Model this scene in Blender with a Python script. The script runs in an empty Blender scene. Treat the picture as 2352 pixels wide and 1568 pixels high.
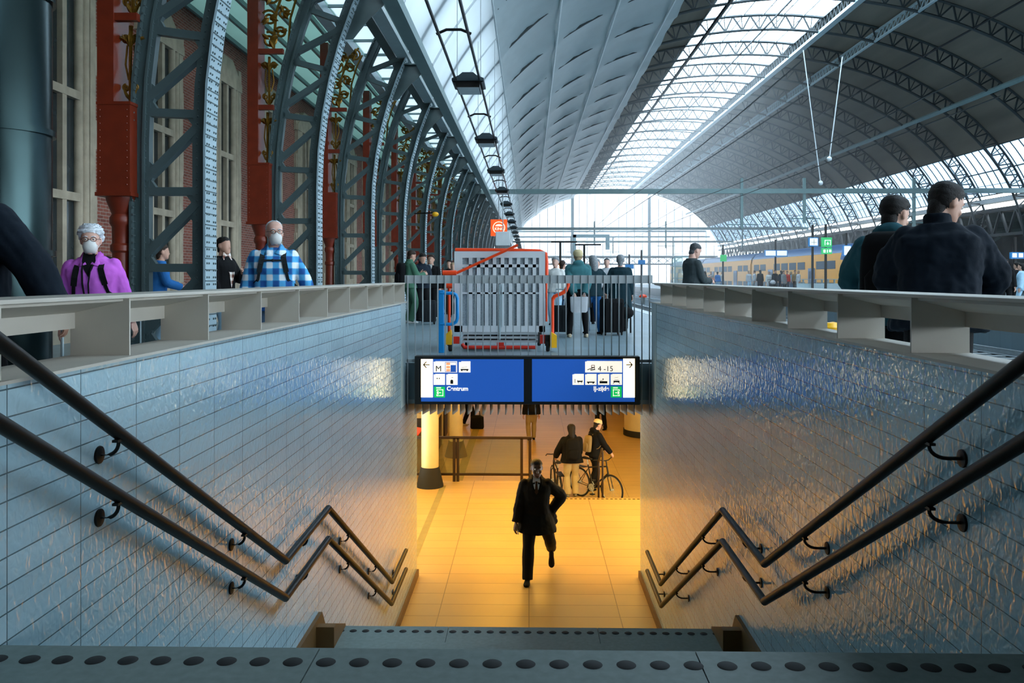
import bpy, bmesh, math, random
from math import sin, cos, pi, sqrt, atan, atan2, radians, hypot
from mathutils import Vector, Matrix, Euler
random.seed(7)
SC = bpy.context.scene
COL = SC.collection
V = Vector
# ---------------------------------------------------------------- camera
FPX = 1950.0
EYE = V((0, 0, 1.17))
YAW = atan(39 / FPX)
cam_data = bpy.data.cameras.new('camera')
cam_data.sensor_width = 36.0
cam_data.lens = 36.0 * FPX / 2352.0
cam_data.shift_y = -147 / 2352.0
cam_data.clip_end = 600
cam_data.clip_start = 0.05
cam = bpy.data.objects.new('camera', cam_data)
COL.objects.link(cam)
cam.location = EYE
cam.rotation_euler = (pi / 2, 0, YAW)
SC.camera = cam
RM = Euler((pi / 2, 0, YAW)).to_matrix()


def at(px, py, y):
    """point of the place on the sight line of a measured photo pixel, at depth y along the stairs"""
    d = RM @ V(((px - 1176) / FPX, -(py - 637) / FPX, -1))
    return EYE + d * (y / d.y)


# ---------------------------------------------------------------- materials
def lin(h):
    h = h.lstrip('#')
    out = []
    for i in (0, 2, 4):
        c = int(h[i:i + 2], 16) / 255
        out.append(c / 12.92 if c <= 0.04045 else ((c + 0.055) / 1.055) ** 2.4)
    return (*out, 1)


def mat(name, col, rough=0.5, metal=0.0, var=0.12, scale=6.0, bump=0.0, bscale=40.0, spec=0.5, emit=0.0, coat=0.0, stretch=None):
    m = bpy.data.materials.new(name)
    m.use_nodes = True
    nt = m.node_tree
    b = nt.nodes['Principled BSDF']
    c = lin(col) if isinstance(col, str) else col
    b.inputs['Roughness'].default_value = rough
    b.inputs['Metallic'].default_value = metal
    b.inputs['Specular IOR Level'].default_value = spec
    b.inputs['Coat Weight'].default_value = coat
    tc = nt.nodes.new('ShaderNodeTexCoord')
    vec = tc.outputs['Object']
    if stretch:
        mp = nt.nodes.new('ShaderNodeMapping')
        mp.inputs['Scale'].default_value = stretch
        nt.links.new(vec, mp.inputs['Vector'])
        vec = mp.outputs['Vector']
    if var > 0:
        n = nt.nodes.new('ShaderNodeTexNoise')
        n.inputs['Scale'].default_value = scale
        n.inputs['Detail'].default_value = 3
        nt.links.new(vec, n.inputs['Vector'])
        r = nt.nodes.new('ShaderNodeValToRGB')
        r.color_ramp.elements[0].position = 0.3
        r.color_ramp.elements[1].position = 0.7
        r.color_ramp.elements[0].color = (*[x * (1 - var) for x in c[:3]], 1)
        r.color_ramp.elements[1].color = (*[min(1, x * (1 + var)) for x in c[:3]], 1)
        nt.links.new(n.outputs['Fac'], r.inputs['Fac'])
        nt.links.new(r.outputs['Color'], b.inputs['Base Color'])
    else:
        b.inputs['Base Color'].default_value = c
    if bump > 0:
        n2 = nt.nodes.new('ShaderNodeTexNoise')
        n2.inputs['Scale'].default_value = bscale
        n2.inputs['Detail'].default_value = 4
        nt.links.new(vec, n2.inputs['Vector'])
        bp = nt.nodes.new('ShaderNodeBump')
        bp.inputs['Strength'].default_value = bump
        bp.inputs['Distance'].default_value = 0.02
        nt.links.new(n2.outputs['Fac'], bp.inputs['Height'])
        nt.links.new(bp.outputs['Normal'], b.inputs['Normal'])
    if emit > 0:
        b.inputs['Emission Color'].default_value = c
        b.inputs['Emission Strength'].default_value = emit
    return m


def glass_mat(name, col, gloss=0.08, rough=0.05):
    m = bpy.data.materials.new(name)
    m.use_nodes = True
    nt = m.node_tree
    nt.nodes.remove(nt.nodes['Principled BSDF'])
    t = nt.nodes.new('ShaderNodeBsdfTransparent')
    t.inputs['Color'].default_value = lin(col)
    g = nt.nodes.new('ShaderNodeBsdfGlossy')
    g.inputs['Roughness'].default_value = rough
    mx = nt.nodes.new('ShaderNodeMixShader')
    mx.inputs['Fac'].default_value = gloss
    nt.links.new(t.outputs[0], mx.inputs[1])
    nt.links.new(g.outputs[0], mx.inputs[2])
    nt.links.new(mx.outputs[0], nt.nodes['Material Output'].inputs['Surface'])
    return m


def frost_mat(name, col, fac=0.42):
    m = bpy.data.materials.new(name)
    m.use_nodes = True
    nt = m.node_tree
    nt.nodes.remove(nt.nodes['Principled BSDF'])
    t = nt.nodes.new('ShaderNodeBsdfTranslucent')
    g = nt.nodes.new('ShaderNodeBsdfDiffuse')
    n = nt.nodes.new('ShaderNodeTexNoise')
    n.inputs['Scale'].default_value = 0.5
    r = nt.nodes.new('ShaderNodeValToRGB')
    c = lin(col)
    r.color_ramp.elements[0].color = (*[x * 0.8 for x in c[:3]], 1)
    r.color_ramp.elements[1].color = c
    tc = nt.nodes.new('ShaderNodeTexCoord')
    nt.links.new(tc.outputs['Object'], n.inputs['Vector'])
    nt.links.new(n.outputs['Fac'], r.inputs['Fac'])
    nt.links.new(r.outputs['Color'], t.inputs['Color'])
    nt.links.new(r.outputs['Color'], g.inputs['Color'])
    mx = nt.nodes.new('ShaderNodeMixShader')
    mx.inputs['Fac'].default_value = fac
    nt.links.new(t.outputs[0], mx.inputs[1])
    nt.links.new(g.outputs[0], mx.inputs[2])
    nt.links.new(mx.outputs[0], nt.nodes['Material Output'].inputs['Surface'])
    return m


def grid_mat(name, plane, bw, rh, col, col2, mortar, msize, rough, offset=0.0, wave=0.0, wscale=14.0, spec=0.5, mbump=0.4, metal=0.0, freq=2):
    """tiles or bricks laid in courses; plane gives the two object axes that run along and up the wall"""
    m = bpy.data.materials.new(name)
    m.use_nodes = True
    nt = m.node_tree
    b = nt.nodes['Principled BSDF']
    b.inputs['Roughness'].default_value = rough
    b.inputs['Specular IOR Level'].default_value = spec
    b.inputs['Metallic'].default_value = metal
    tc = nt.nodes.new('ShaderNodeTexCoord')
    sp = nt.nodes.new('ShaderNodeSeparateXYZ')
    cb = nt.nodes.new('ShaderNodeCombineXYZ')
    nt.links.new(tc.outputs['Object'], sp.inputs[0])
    nt.links.new(sp.outputs[plane[0]], cb.inputs[0])
    nt.links.new(sp.outputs[plane[1]], cb.inputs[1])
    br = nt.nodes.new('ShaderNodeTexBrick')
    br.offset = offset
    br.offset_frequency = freq
    br.squash = 1.0
    br.inputs['Scale'].default_value = 1.0
    br.inputs['Brick Width'].default_value = bw
    br.inputs['Row Height'].default_value = rh
    br.inputs['Mortar Size'].default_value = msize
    br.inputs['Mortar Smooth'].default_value = 0.3
    br.inputs['Color1'].default_value = lin(col)
    br.inputs['Color2'].default_value = lin(col2)
    br.inputs['Mortar'].default_value = lin(mortar)
    nt.links.new(cb.outputs[0], br.inputs['Vector'])
    nz = nt.nodes.new('ShaderNodeTexNoise')
    nz.inputs['Scale'].default_value = 1.3
    nt.links.new(tc.outputs['Object'], nz.inputs['Vector'])
    mr = nt.nodes.new('ShaderNodeMapRange')
    mr.inputs[3].default_value = 0.86
    mr.inputs[4].default_value = 1.1
    nt.links.new(nz.outputs['Fac'], mr.inputs[0])
    mx = nt.nodes.new('ShaderNodeMix')
    mx.data_type = 'RGBA'
    mx.blend_type = 'MULTIPLY'
    mx.inputs[0].default_value = 1.0
    nt.links.new(br.outputs['Color'], mx.inputs[6])
    nt.links.new(mr.outputs[0], mx.inputs[7])
    nt.links.new(mx.outputs[2], b.inputs['Base Color'])
    inv = nt.nodes.new('ShaderNodeMath')
    inv.operation = 'SUBTRACT'
    inv.inputs[0].default_value = 1.0
    nt.links.new(br.outputs['Fac'], inv.inputs[1])
    b1 = nt.nodes.new('ShaderNodeBump')
    b1.inputs['Strength'].default_value = mbump
    b1.inputs['Distance'].default_value = 0.004
    nt.links.new(inv.outputs[0], b1.inputs['Height'])
    nrm = b1
    if wave > 0:
        n2 = nt.nodes.new('ShaderNodeTexNoise')
        n2.inputs['Scale'].default_value = wscale
        n2.inputs['Detail'].default_value = 1.5
        n2.inputs['Distortion'].default_value = 0.6
        mp = nt.nodes.new('ShaderNodeMapping')
        mp.inputs['Scale'].default_value = (1, 1, 0.75)
        nt.links.new(tc.outputs['Object'], mp.inputs['Vector'])
        nt.links.new(mp.outputs[0], n2.inputs['Vector'])
        b2 = nt.nodes.new('ShaderNodeBump')
        b2.inputs['Strength'].default_value = 1.0
        b2.inputs['Distance'].default_value = wave
        nt.links.new(n2.outputs['Fac'], b2.inputs['Height'])
        nt.links.new(b1.outputs['Normal'], b2.inputs['Normal'])
        nrm = b2
    nt.links.new(nrm.outputs['Normal'], b.inputs['Normal'])
    return m


# ---------------------------------------------------------------- mesh helper
class MB:
    def __init__(s):
        s.v, s.f, s.m, s.cur = [], [], [], 0

    def add(s, vs, fs):
        o = len(s.v)
        s.v += [V(p) for p in vs]
        s.f += [[i + o for i in f] for f in fs]
        s.m += [s.cur] * len(fs)
        return s

    def box(s, x0, x1, y0, y1, z0, z1):
        return s.add([(x0, y0, z0), (x1, y0, z0), (x1, y1, z0), (x0, y1, z0), (x0, y0, z1), (x1, y0, z1), (x1, y1, z1), (x0, y1, z1)],
                     [(0, 3, 2, 1), (4, 5, 6, 7), (0, 1, 5, 4), (1, 2, 6, 5), (2, 3, 7, 6), (3, 0, 4, 7)])

    def bar(s, p, q, w, h, up=(0, 0, 1)):
        p, q = V(p), V(q)
        d = (q - p).normalized()
        up = V(up)
        if abs(d.dot(up)) > 0.98:
            up = V((0, 1, 0)) if abs(d.y) < 0.9 else V((1, 0, 0))
        a = d.cross(up).normalized() * (w / 2)
        b = a.cross(d).normalized() * (h / 2)
        vs = [p - a - b, p + a - b, p + a + b, p - a + b, q - a - b, q + a - b, q + a + b, q - a + b]
        return s.add(vs, [(0, 1, 2, 3), (7, 6, 5, 4), (0, 4, 5, 1), (1, 5, 6, 2), (2, 6, 7, 3), (3, 7, 4, 0)])

    def loft(s, rings, cap=True, closed=False):
        n = len(rings[0])
        vs = [p for r in rings for p in r]
        fs = []
        R = len(rings)
        for i in range(R if closed else R - 1):
            a, b = i * n, ((i + 1) % R) * n
            for j in range(n):
                k = (j + 1) % n
                fs.append((a + j, a + k, b + k, b + j))
        if cap and not closed:
            fs.append(tuple(range(n - 1, -1, -1)))
            fs.append(tuple(range((R - 1) * n, R * n)))
        return s.add(vs, fs)

    def tube(s, pts, r, n=8, cap=True, closed=False):
        pts = [V(p) for p in pts]
        N = len(pts)
        rs = r if isinstance(r, (list, tuple)) else [r] * N
        rings = []
        ref = None
        for i in range(N):
            if closed:
                t = (pts[(i + 1) % N] - pts[i - 1]).normalized()
            else:
                a, b = pts[max(i - 1, 0)], pts[min(i + 1, N - 1)]
                t = (b - a)
                if 0 < i < N - 1:
                    t = (pts[i] - a).normalized() + (b - pts[i]).normalized()
                t = t.normalized() if t.length > 1e-9 else V((0, 0, 1))
            if ref is None:
                ref = t.cross(V((0, 0, 1)))
                if ref.length < 0.1:
                    ref = t.cross(V((0, 1, 0)))
            u = (ref - t * ref.dot(t)).normalized()
            ref = u
            w = t.cross(u)
            sc = 1.0
            if 0 < i < N - 1 and not closed:
                c = (pts[i] - pts[i - 1]).normalized().dot((pts[i + 1] - pts[i]).normalized())
                sc = 1 / max(0.5, sqrt((1 + c) / 2))
            rings.append([pts[i] + (u * cos(2 * pi * j / n) + w * sin(2 * pi * j / n)) * rs[i] * (sc if sc < 1.05 else 1) for j in range(n)])
        return s.loft(rings, cap, closed)

    def lathe(s, prof, n=20, c=(0, 0, 0), axis='z'):
        c = V(c)
        rings = []
        for r, z in prof:
            ring = []
            for j in range(n):
                a = 2 * pi * j / n
                p = V((r * cos(a), r * sin(a), z))
                if axis == 'y':
                    p = V((p.x, -p.z, p.y)) if False else V((p.x, p.z, -p.y))
                if axis == 'x':
                    p = V((p.z, p.x, p.y))
                ring.append(c + p)
            rings.append(ring)
        return s.loft(rings)

    def prism(s, poly, axis, a, b):
        n = len(poly)

        def P(u, w, t):
            return (t, u, w) if axis == 'x' else ((u, t, w) if axis == 'y' else (u, w, t))
        return s.add([P(u, w, a) for u, w in poly] + [P(u, w, b) for u, w in poly],
                     [tuple(range(n - 1, -1, -1)), tuple(range(n, 2 * n))] + [(i, (i + 1) % n, n + (i + 1) % n, n + i) for i in range(n)])

    def ball(s, c, r, n=10, m=7):
        c = V(c)
        r = r if isinstance(r, (tuple, list)) else (r, r, r)
        rings = []
        for i in range(m + 1):
            t = -pi / 2 + pi * (0.04 + 0.92 * i / m)
            rings.append([c + V((r[0] * cos(t) * cos(2 * pi * j / n), r[1] * cos(t) * sin(2 * pi * j / n), r[2] * sin(t))) for j in range(n)])
        return s.loft(rings)

    def mesh(s, name, mats, sharp=35):
        me = bpy.data.meshes.new(name)
        me.from_pydata([tuple(p) for p in s.v], [], s.f)
        for m in (mats if isinstance(mats, (list, tuple)) else [mats]):
            me.materials.append(m)
        if any(s.m):
            me.polygons.foreach_set('material_index', s.m)
        bm = bmesh.new()
        bm.from_mesh(me)
        bmesh.ops.recalc_face_normals(bm, faces=bm.faces)
        bm.to_mesh(me)
        bm.free()
        me.polygons.foreach_set('use_smooth', [True] * len(me.polygons))
        me.set_sharp_from_angle(angle=radians(sharp))
        return me

    def build(s, name, mats, parent=None, sharp=35, bevel=0, loc=None):
        return put(name, s.mesh(name, mats, sharp), parent, bevel, loc)


KIDS = {}


def put(name, me, parent=None, bevel=0, loc=None):
    o = bpy.data.objects.new(name, me)
    COL.objects.link(o)
    if parent is not None:
        o.parent = parent
        KIDS.setdefault(parent.name, []).append(o)
    if loc is not None:
        o.location = loc
    if bevel:
        md = o.modifiers.new('bevel', 'BEVEL')
        md.width = bevel
        md.segments = 2
        md.limit_method = 'ANGLE'
    return o


def tag(o, label=None, cat=None, group=None, kind=None):
    if label:
        o['label'] = label
    if cat:
        o['category'] = cat
    if group:
        o['group'] = group
    if kind:
        o['kind'] = kind
    return o


def thing(name, label, cat, loc=(0, 0, 0), rz=0.0, group=None, kind=None):
    o = bpy.data.objects.new(name, None)
    COL.objects.link(o)
    o.empty_display_size = 0.1
    o.location = loc
    o.rotation_euler = (0, 0, rz)
    return tag(o, label, cat, group, kind)


def copy_tree(o, label=None, loc=None, rz=None, parent=None):
    c = o.copy()
    COL.objects.link(c)
    if parent is not None:
        c.parent = parent
        KIDS.setdefault(parent.name, []).append(c)
    if label:
        c['label'] = label
    if loc is not None:
        c.location = loc
    if rz is not None:
        c.rotation_euler = (0, 0, rz)
    for ch in list(KIDS.get(o.name, [])):
        copy_tree(ch, parent=c)
    return c


def struct(name, mb, m, parent=None, sharp=35):
    o = mb.build(name, m, parent, sharp)
    if parent is None:
        o['kind'] = 'structure'
    return o


ORD = ['first', 'second', 'third', 'fourth', 'fifth', 'sixth', 'seventh', 'eighth', 'ninth', 'tenth', 'eleventh', 'twelfth', 'thirteenth', 'fourteenth',
       'fifteenth', 'sixteenth', 'seventeenth', 'eighteenth', 'nineteenth', 'twentieth', 'twenty-first', 'twenty-second', 'twenty-third', 'twenty-fourth', 'twenty-fifth',
       'twenty-sixth', 'twenty-seventh', 'twenty-eighth', 'twenty-ninth', 'thirtieth', 'thirty-first', 'thirty-second', 'thirty-third', 'thirty-fourth', 'thirty-fifth']

# ---------------------------------------------------------------- materials in use
M = {}
M['arch'] = mat('arch paint', '#4b5b5c', 0.45, 0.0, 0.1, 3, spec=0.4)
M['plate'] = mat('skylit flange tint', '#9db3bb', 0.42, 0.0, 0.08, 3)  # same paint as the arch, lightened to imitate skylight on the plates
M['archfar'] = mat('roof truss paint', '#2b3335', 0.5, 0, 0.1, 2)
M['steel'] = mat('grey painted steel', '#a6adaf', 0.45, 0.0, 0.06, 4)
M['steel_light'] = mat('pale blue grey steel', '#a9bcc0', 0.4, 0.0, 0.06, 4)
M['greenbeam'] = mat('green grey beam paint', '#6d8584', 0.4, 0, 0.06, 3)
M['red'] = mat('oxide red paint', '#74260f', 0.4, 0, 0.12, 5)
M['gold'] = mat('gilded iron', '#8a6420', 0.42, 0.6, 0.2, 20)
M['stone'] = mat('sandstone', '#a89a85', 0.8, 0, 0.14, 4, 0.15, 30)
M['parapet'] = mat('warm grey coated metal', '#beb8ac', 0.5, 0, 0.05, 4)
M['rail'] = mat('dark bronze rail', '#120d08', 0.42, 0.2, 0.1, 10, spec=0.3)
M['bracket'] = mat('black bracket steel', '#1a1917', 0.4, 0.5, 0.1, 10)
M['dark'] = mat('near black', '#101112', 0.5, 0, 0.1, 5)
M['black'] = mat('black rubber', '#0c0c0c', 0.75, 0, 0.1, 30)
M['cream'] = mat('cream painted', '#cbb98a', 0.5, 0, 0.05, 4)
M['white'] = mat('white paint', '#d8dcdc', 0.5, 0, 0.05, 4)
M['orange'] = mat('orange lacquer', '#f0450f', 0.35, 0, 0.05, 6)
M['blue'] = mat('bright blue lacquer', '#0d8fd6', 0.35, 0, 0.05, 6)
M['yellow'] = mat('yellow lacquer', '#f5b312', 0.4, 0, 0.05, 6)
M['lift'] = mat('light grey lift panel', '#cfd4d7', 0.45, 0, 0.05, 6)
M['mesh'] = mat('grey perforated mesh', '#939ca1', 0.6, 0, 0.25, 60)
M['clad'] = mat('tan roof boards', '#7a7062', 0.75, 0, 0.2, 0.8, 0, 1, stretch=(1, 0.15, 1))
M['sheet'] = mat('silver ceiling sheet', '#b2bdbd', 0.45, 0.0, 0.05, 0.6, 0.5, 0.7)
M['glass'] = glass_mat('roof glass', '#eef4f8', 0.06, 0.2)
M['clear'] = glass_mat('clear glass', '#dfe9e6', 0.08, 0.02)
M['frost'] = frost_mat('frosted roof panel', '#ccd3d6')
M['frost_gable'] = frost_mat('hazy gable glass', '#e2e2e5', 0.15)
M['frost_eaves'] = frost_mat('ribbed eaves glass', '#bccad6', 0.15)
M['frost_green'] = frost_mat('weathered canopy glass', '#869a95', 0.3)
M['duct'] = mat('polished duct steel', '#2b3a3b', 0.25, 0.95, 0.1, 2)
M['tile'] = grid_mat('glazed wall tile', ('Y', 'Z'), 0.45, 0.09, '#b5d2dc', '#abc9d4', '#5b7077', 0.003, 0.06, 0.0, wave=0.005, wscale=26, spec=1.0)
M['brick'] = grid_mat('red brick', ('Y', 'Z'), 0.22, 0.068, '#8a4a38', '#6f3829', '#9a8f83', 0.006, 0.8, 0.5, mbump=0.8)
M['platform'] = grid_mat('platform paving', ('X', 'Y'), 0.6, 0.6, '#7d929c', '#76898f', '#647780', 0.006, 0.38, 0.0, mbump=0.1)
M['stonefloor'] = grid_mat('honed floor tile', ('Y', 'X'), 0.4, 1.2, '#c4a468', '#bd9c60', '#7a6238', 0.006, 0.36, 0.0, mbump=0.15)
M['nosing'] = mat('grey granite step', '#727e7a', 0.6, 0, 0.1, 30)
M['brown'] = mat('brown skirting', '#6b4a22', 0.55, 0, 0.1, 8)
M['ballast'] = mat('track ballast', '#5f6c72', 0.9, 0, 0.3, 18, 0.8, 25)
M['railsteel'] = mat('worn rail steel', '#a9b3b8', 0.3, 0.9, 0.1, 5)
M['sleeper'] = mat('concrete sleeper', '#7c8283', 0.85, 0, 0.15, 6)
M['skin'] = mat('light skin', '#c99a83', 0.5, 0, 0.06, 12)
M['skin_pale'] = mat('pale skin', '#d9ab98', 0.5, 0, 0.06, 12)
M['skin_dark'] = mat('dark skin', '#4a2d1e', 0.5, 0, 0.06, 12)
M['eye_white'] = mat('eye white', '#e8e4dd', 0.3, 0, 0)
M['iris'] = mat('dark iris', '#241a14', 0.2, 0, 0)
M['lip'] = mat('lip', '#9a5a50', 0.5, 0, 0)


def cloth(name, col, var=0.12, rough=0.85, bump=0.35, bs=9.0):
    return mat(name, col, rough, 0, var, 5, bump, bs, spec=0.2)


CL = {}
for k, c in dict(navy='#1a2430', black='#0b0c0e', charcoal='#23282b', teal='#3c6f74', green='#47705a', purple='#c565d0', jeans='#5d7f9c', paleblue='#9fc0d4', grey='#8c9090',
                 sweater='#3b4446', white='#d6d6d2', beige='#c0b096', khaki='#8f7a54', brown='#3e2a1c', red='#c8361d', blue='#2e6fb0', deepblue='#0c1722', tealjacket='#24505a',
                 cream='#cbb98f', orange='#d8731d', lightgrey='#b9bcc0', darkteal='#173038').items():
    CL[k] = cloth(k + ' cloth', c)
HAIR = {k: mat(k + ' hair', c, 0.6, 0, 0.25, 40, 0.25, 120, spec=0.3) for k, c in
        dict(dark='#17120f', brown='#33241a', white='#d5dbe0', grey='#8b8f92', greydark='#4a4c4e', sand='#a08a6a').items()}


def plaid(name, c1, c2, c3, s=26.0):
    m = bpy.data.materials.new(name)
    m.use_nodes = True
    nt = m.node_tree
    b = nt.nodes['Principled BSDF']
    b.inputs['Roughness'].default_value = 0.85
    tc = nt.nodes.new('ShaderNodeTexCoord')
    sp = nt.nodes.new('ShaderNodeSeparateXYZ')
    nt.links.new(tc.outputs['Object'], sp.inputs[0])
    outs = []
    for ax in ('X', 'Z'):
        ml = nt.nodes.new('ShaderNodeMath')
        ml.operation = 'MULTIPLY'
        ml.inputs[1].default_value = s * 2
        nt.links.new(sp.outputs[ax], ml.inputs[0])
        sn = nt.nodes.new('ShaderNodeMath')
        sn.operation = 'SINE'
        nt.links.new(ml.outputs[0], sn.inputs[0])
        mr = nt.nodes.new('ShaderNodeMapRange')
        mr.inputs[1].default_value = -0.25
        mr.inputs[2].default_value = 0.35
        nt.links.new(sn.outputs[0], mr.inputs[0])
        outs.append(mr.outputs[0])
    ad = nt.nodes.new('ShaderNodeMath')
    ad.operation = 'ADD'
    nt.links.new(outs[0], ad.inputs[0])
    nt.links.new(outs[1], ad.inputs[1])
    hf = nt.nodes.new('ShaderNodeMath')
    hf.operation = 'MULTIPLY'
    hf.inputs[1].default_value = 0.5
    nt.links.new(ad.outputs[0], hf.inputs[0])
    r = nt.nodes.new('ShaderNodeValToRGB')
    e = r.color_ramp.elements
    e[0].color = lin(c1)
    e[1].color = lin(c3)
    e[1].position = 0.95
    x = e.new(0.5)
    x.color = lin(c2)
    nt.links.new(hf.outputs[0], r.inputs['Fac'])
    nt.links.new(r.outputs['Color'], b.inputs['Base Color'])
    return m


CL['check'] = plaid('blue white check cloth', '#0d4f94', '#4aa3d8', '#e9f1f4', 25)
CL['brownplaid'] = plaid('brown white plaid cloth', '#6b3a2a', '#c9b3a6', '#ece6e0', 34)
# ================================================================ STAIRWELL
WX0, WX1 = -1.68, 1.66          # inner faces of the two tiled walls
ZL, ZF, ZH = -1.70, -3.30, -4.10   # landing, lower floor, sunken hall floor
Y0, YE, YW = 2.67, 11.5, 12.7   # top step edge, far end of the well, end of the tiled walls

# platform slab with the hole of the stairwell
b = MB()
b.box(-8.3, -1.93, -40, 150, -0.5, 0)
b.box(1.93, 4.07, -40, 150, -0.5, 0)
b.box(-1.93, 1.93, -40, Y0 - 0.3, -0.5, 0)
b.box(-1.93, 1.93, YE + 0.1, 150, -0.5, 0)
struct('floor_platform', b, M['platform'])
# white line and paler kerb at the platform edge
b = MB()
b.box(3.75, 4.09, -40, 150, 0.0, 0.006)
o = struct('trim_1', b, M['white'])
# tiled side walls
for nm, xa, xb in (('wall_left', WX0 - 0.12, WX0), ('wall_right', WX1, WX1 + 0.12)):
    b = MB()
    b.box(xa, xb, 0.6, YE, -3.5, 0.83)
    b.box(xa, xb, YE, YW, -3.5, -0.02)
    struct(nm, b, M['tile'])
# plain end posts of the tiled walls
for i, (xa, xb) in enumerate(((WX0 - 0.2, WX0 + 0.004), (WX1 - 0.004, WX1 + 0.2))):
    b = MB()
    b.box(xa, xb, 11.1, YE + 0.005, -0.55, 0.829)
    struct('trim_%d' % (2 + i), b, M['steel_light'])

# stairs -----------------------------------------------------------------


def step_row(name, yedge, z, xs0, xs1, joints):
    """a granite nosing slab with its row of black anti-slip studs"""
    b = MB()
    j = [xs0] + joints + [xs1]
    for i in range(len(j) - 1):
        b.box(j[i] + 0.002, j[i + 1] - 0.002, yedge - 0.3, yedge, z - 0.045, z)
    o = struct(name, b, M['nosing'])
    d = MB()
    n = int((xs1 - xs0) / 0.1)
    for i in range(n):
        d.lathe([(0.001, 0.0025), (0.026, 0.0025), (0.03, 0.0)], 20, (xs0 + 0.05 + i * (xs1 - xs0 - 0.1) / (n - 1), yedge - 0.1, z + 0.0005))
    d.build('anti_slip_stud_row', M['black'], o)
    return o


st = MB()
for k in range(1, 10):
    st.box(WX0, WX1, Y0 + (k - 1) * 0.3 - 0.05, Y0 + k * 0.3, ZL - 0.4, -0.17 * k)
st.box(WX0, WX1, Y0 + 2.6, 6.97 - 0.3, ZL - 0.4, ZL)
for k in range(1, 10):
    st.box(WX0, WX1, 6.97 + (k - 1) * 0.3 - 0.05, 6.97 + k * 0.3, ZF - 0.4, ZL - 0.17 * k + 0.01 * k)
st.box(WX0, WX1, 1.0, Y0 - 0.002, -0.6, -0.05)
st.box(WX0, WX1, 6.5, 6.97 - 0.002, ZL - 0.5, ZL - 0.05)
struct('floor_stairs', st, M['nosing'])
step_row('floor_top_step', Y0, 0.0, WX0, WX1, [-0.66, 0.52])
step_row('floor_landing_edge', 6.97, ZL, WX0, WX1, [-0.66, 0.56])
for k in range(1, 10):
    step_row('floor_step', 6.97 + 0.3 * k, ZL - 0.16 * k, WX0, WX1, [-0.6, 0.6])
# brown skirtings of landing and lower floor
for i, (xa, xb) in enumerate(((WX0, WX0 + 0.03), (WX1 - 0.03, WX1))):
    b = MB()
    b.prism([(5.3, ZL), (6.9, ZL), (6.75, ZL + 0.2), (5.3, ZL + 0.2)], 'x', xa, xb)
    b.prism([(9.6, ZF), (YW, ZF), (YW, ZF + 0.1), (9.6, ZF + 0.1)], 'x', xa, xb)
    struct('baseboard_' + ('left', 'right')[i], b, M['brown'])
    bx = MB()
    sx = (WX0 + 0.03, WX0 + 0.17) if i == 0 else (WX1 - 0.17, WX1 - 0.03)
    bx.prism([(6.55, ZL), (6.97, ZL), (6.97, ZL + 0.02), (6.62, ZL + 0.16), (6.55, ZL + 0.16)], 'x', *sx)
    struct('trim_%d' % (4 + i), bx, M['brown'])

# lower floor, sunken hall -------------------------------------------------
b = MB()
b.box(-3.4, 3.4, 9.6, 17.26, ZF - 0.3, ZF)
b.box(-3.4, 0.12, 17.26, 18.66, ZF - 0.9, ZF)
struct('floor', b, M['stonefloor'])
b = MB()
for k in range(1, 5):
    b.box(0.12, 3.4, 17.26 + (k - 1) * 0.3, 17.26 + k * 0.3, ZH - 0.2, ZF - 0.16 * k)
struct('floor_lower_steps', b, M['stonefloor'])
b = MB()
for i in range(33):
    b.box(0.2 + i * 0.09, 0.25 + i * 0.09, 17.15, 17.2, ZF, ZF + 0.003)
struct('trim_6', b, M['bracket'])
b = MB()
b.box(-11, 11, 18.46, 46, ZH - 0.3, ZH)
struct('floor_hall', b, M['stonefloor'])
b = MB()
b.box(-1.9, -1.78, YW, 18.2, ZF, ZF + 0.003)
b.box(-1.95, -1.72, 18.7, 44, ZH, ZH + 0.003)
struct('trim_7', b, mat('ribbed guide strip', '#8f8252', 0.6))
HC = mat('hall wall', '#d8c48f', 0.55)
b = MB()
b.box(-11, -3.4, 12.4, YW, ZH, -0.5)
b.box(-3.4, WX0 - 0.001, 12.5, YW, ZF, -0.5)
struct('wall_hall_left_return', b, HC)
b = MB()
b.box(3.4, 11, 12.4, YW, ZH, -1.12)
b.box(WX1 + 0.001, 3.4, 12.5, YW, ZF, -0.5)
struct('wall_hall_right_return', b, HC)
for nm, x in (('wall_hall_left', -11.2), ('wall_hall_right', 11)):
    b = MB()
    b.box(x, x + 0.2, 12.4, 46, ZH - 0.2, -1.12 if x > 0 else -0.5)
    struct(nm, b, HC)
b = MB()
b.box(-11, 11, 46, 46.2, ZH - 0.2, -1.12)
struct('wall_hall_back', b, HC)
b = MB()
b.box(-11, -1.93, 12.4, 46, -0.62, -0.5)
b.box(1.93, 3.4, 12.4, 46, -0.62, -0.5)
b.box(3.4, 11, 12.4, 46, -1.25, -1.12)
b.box(3.38, 3.4, 12.4, 46, -1.25, -0.5)
b.box(-1.93, 1.93, 12.42, 46, -0.62, -0.5)
struct('ceiling_hall', b, HC)
# deck edge over the stairs
b = MB()
b.box(WX0, WX1, 11.62, 12.42, -0.56, -0.001)
struct('trim_8', b, M['steel'])

# ---------------------------------------------------------------- parapets of box bays


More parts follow.
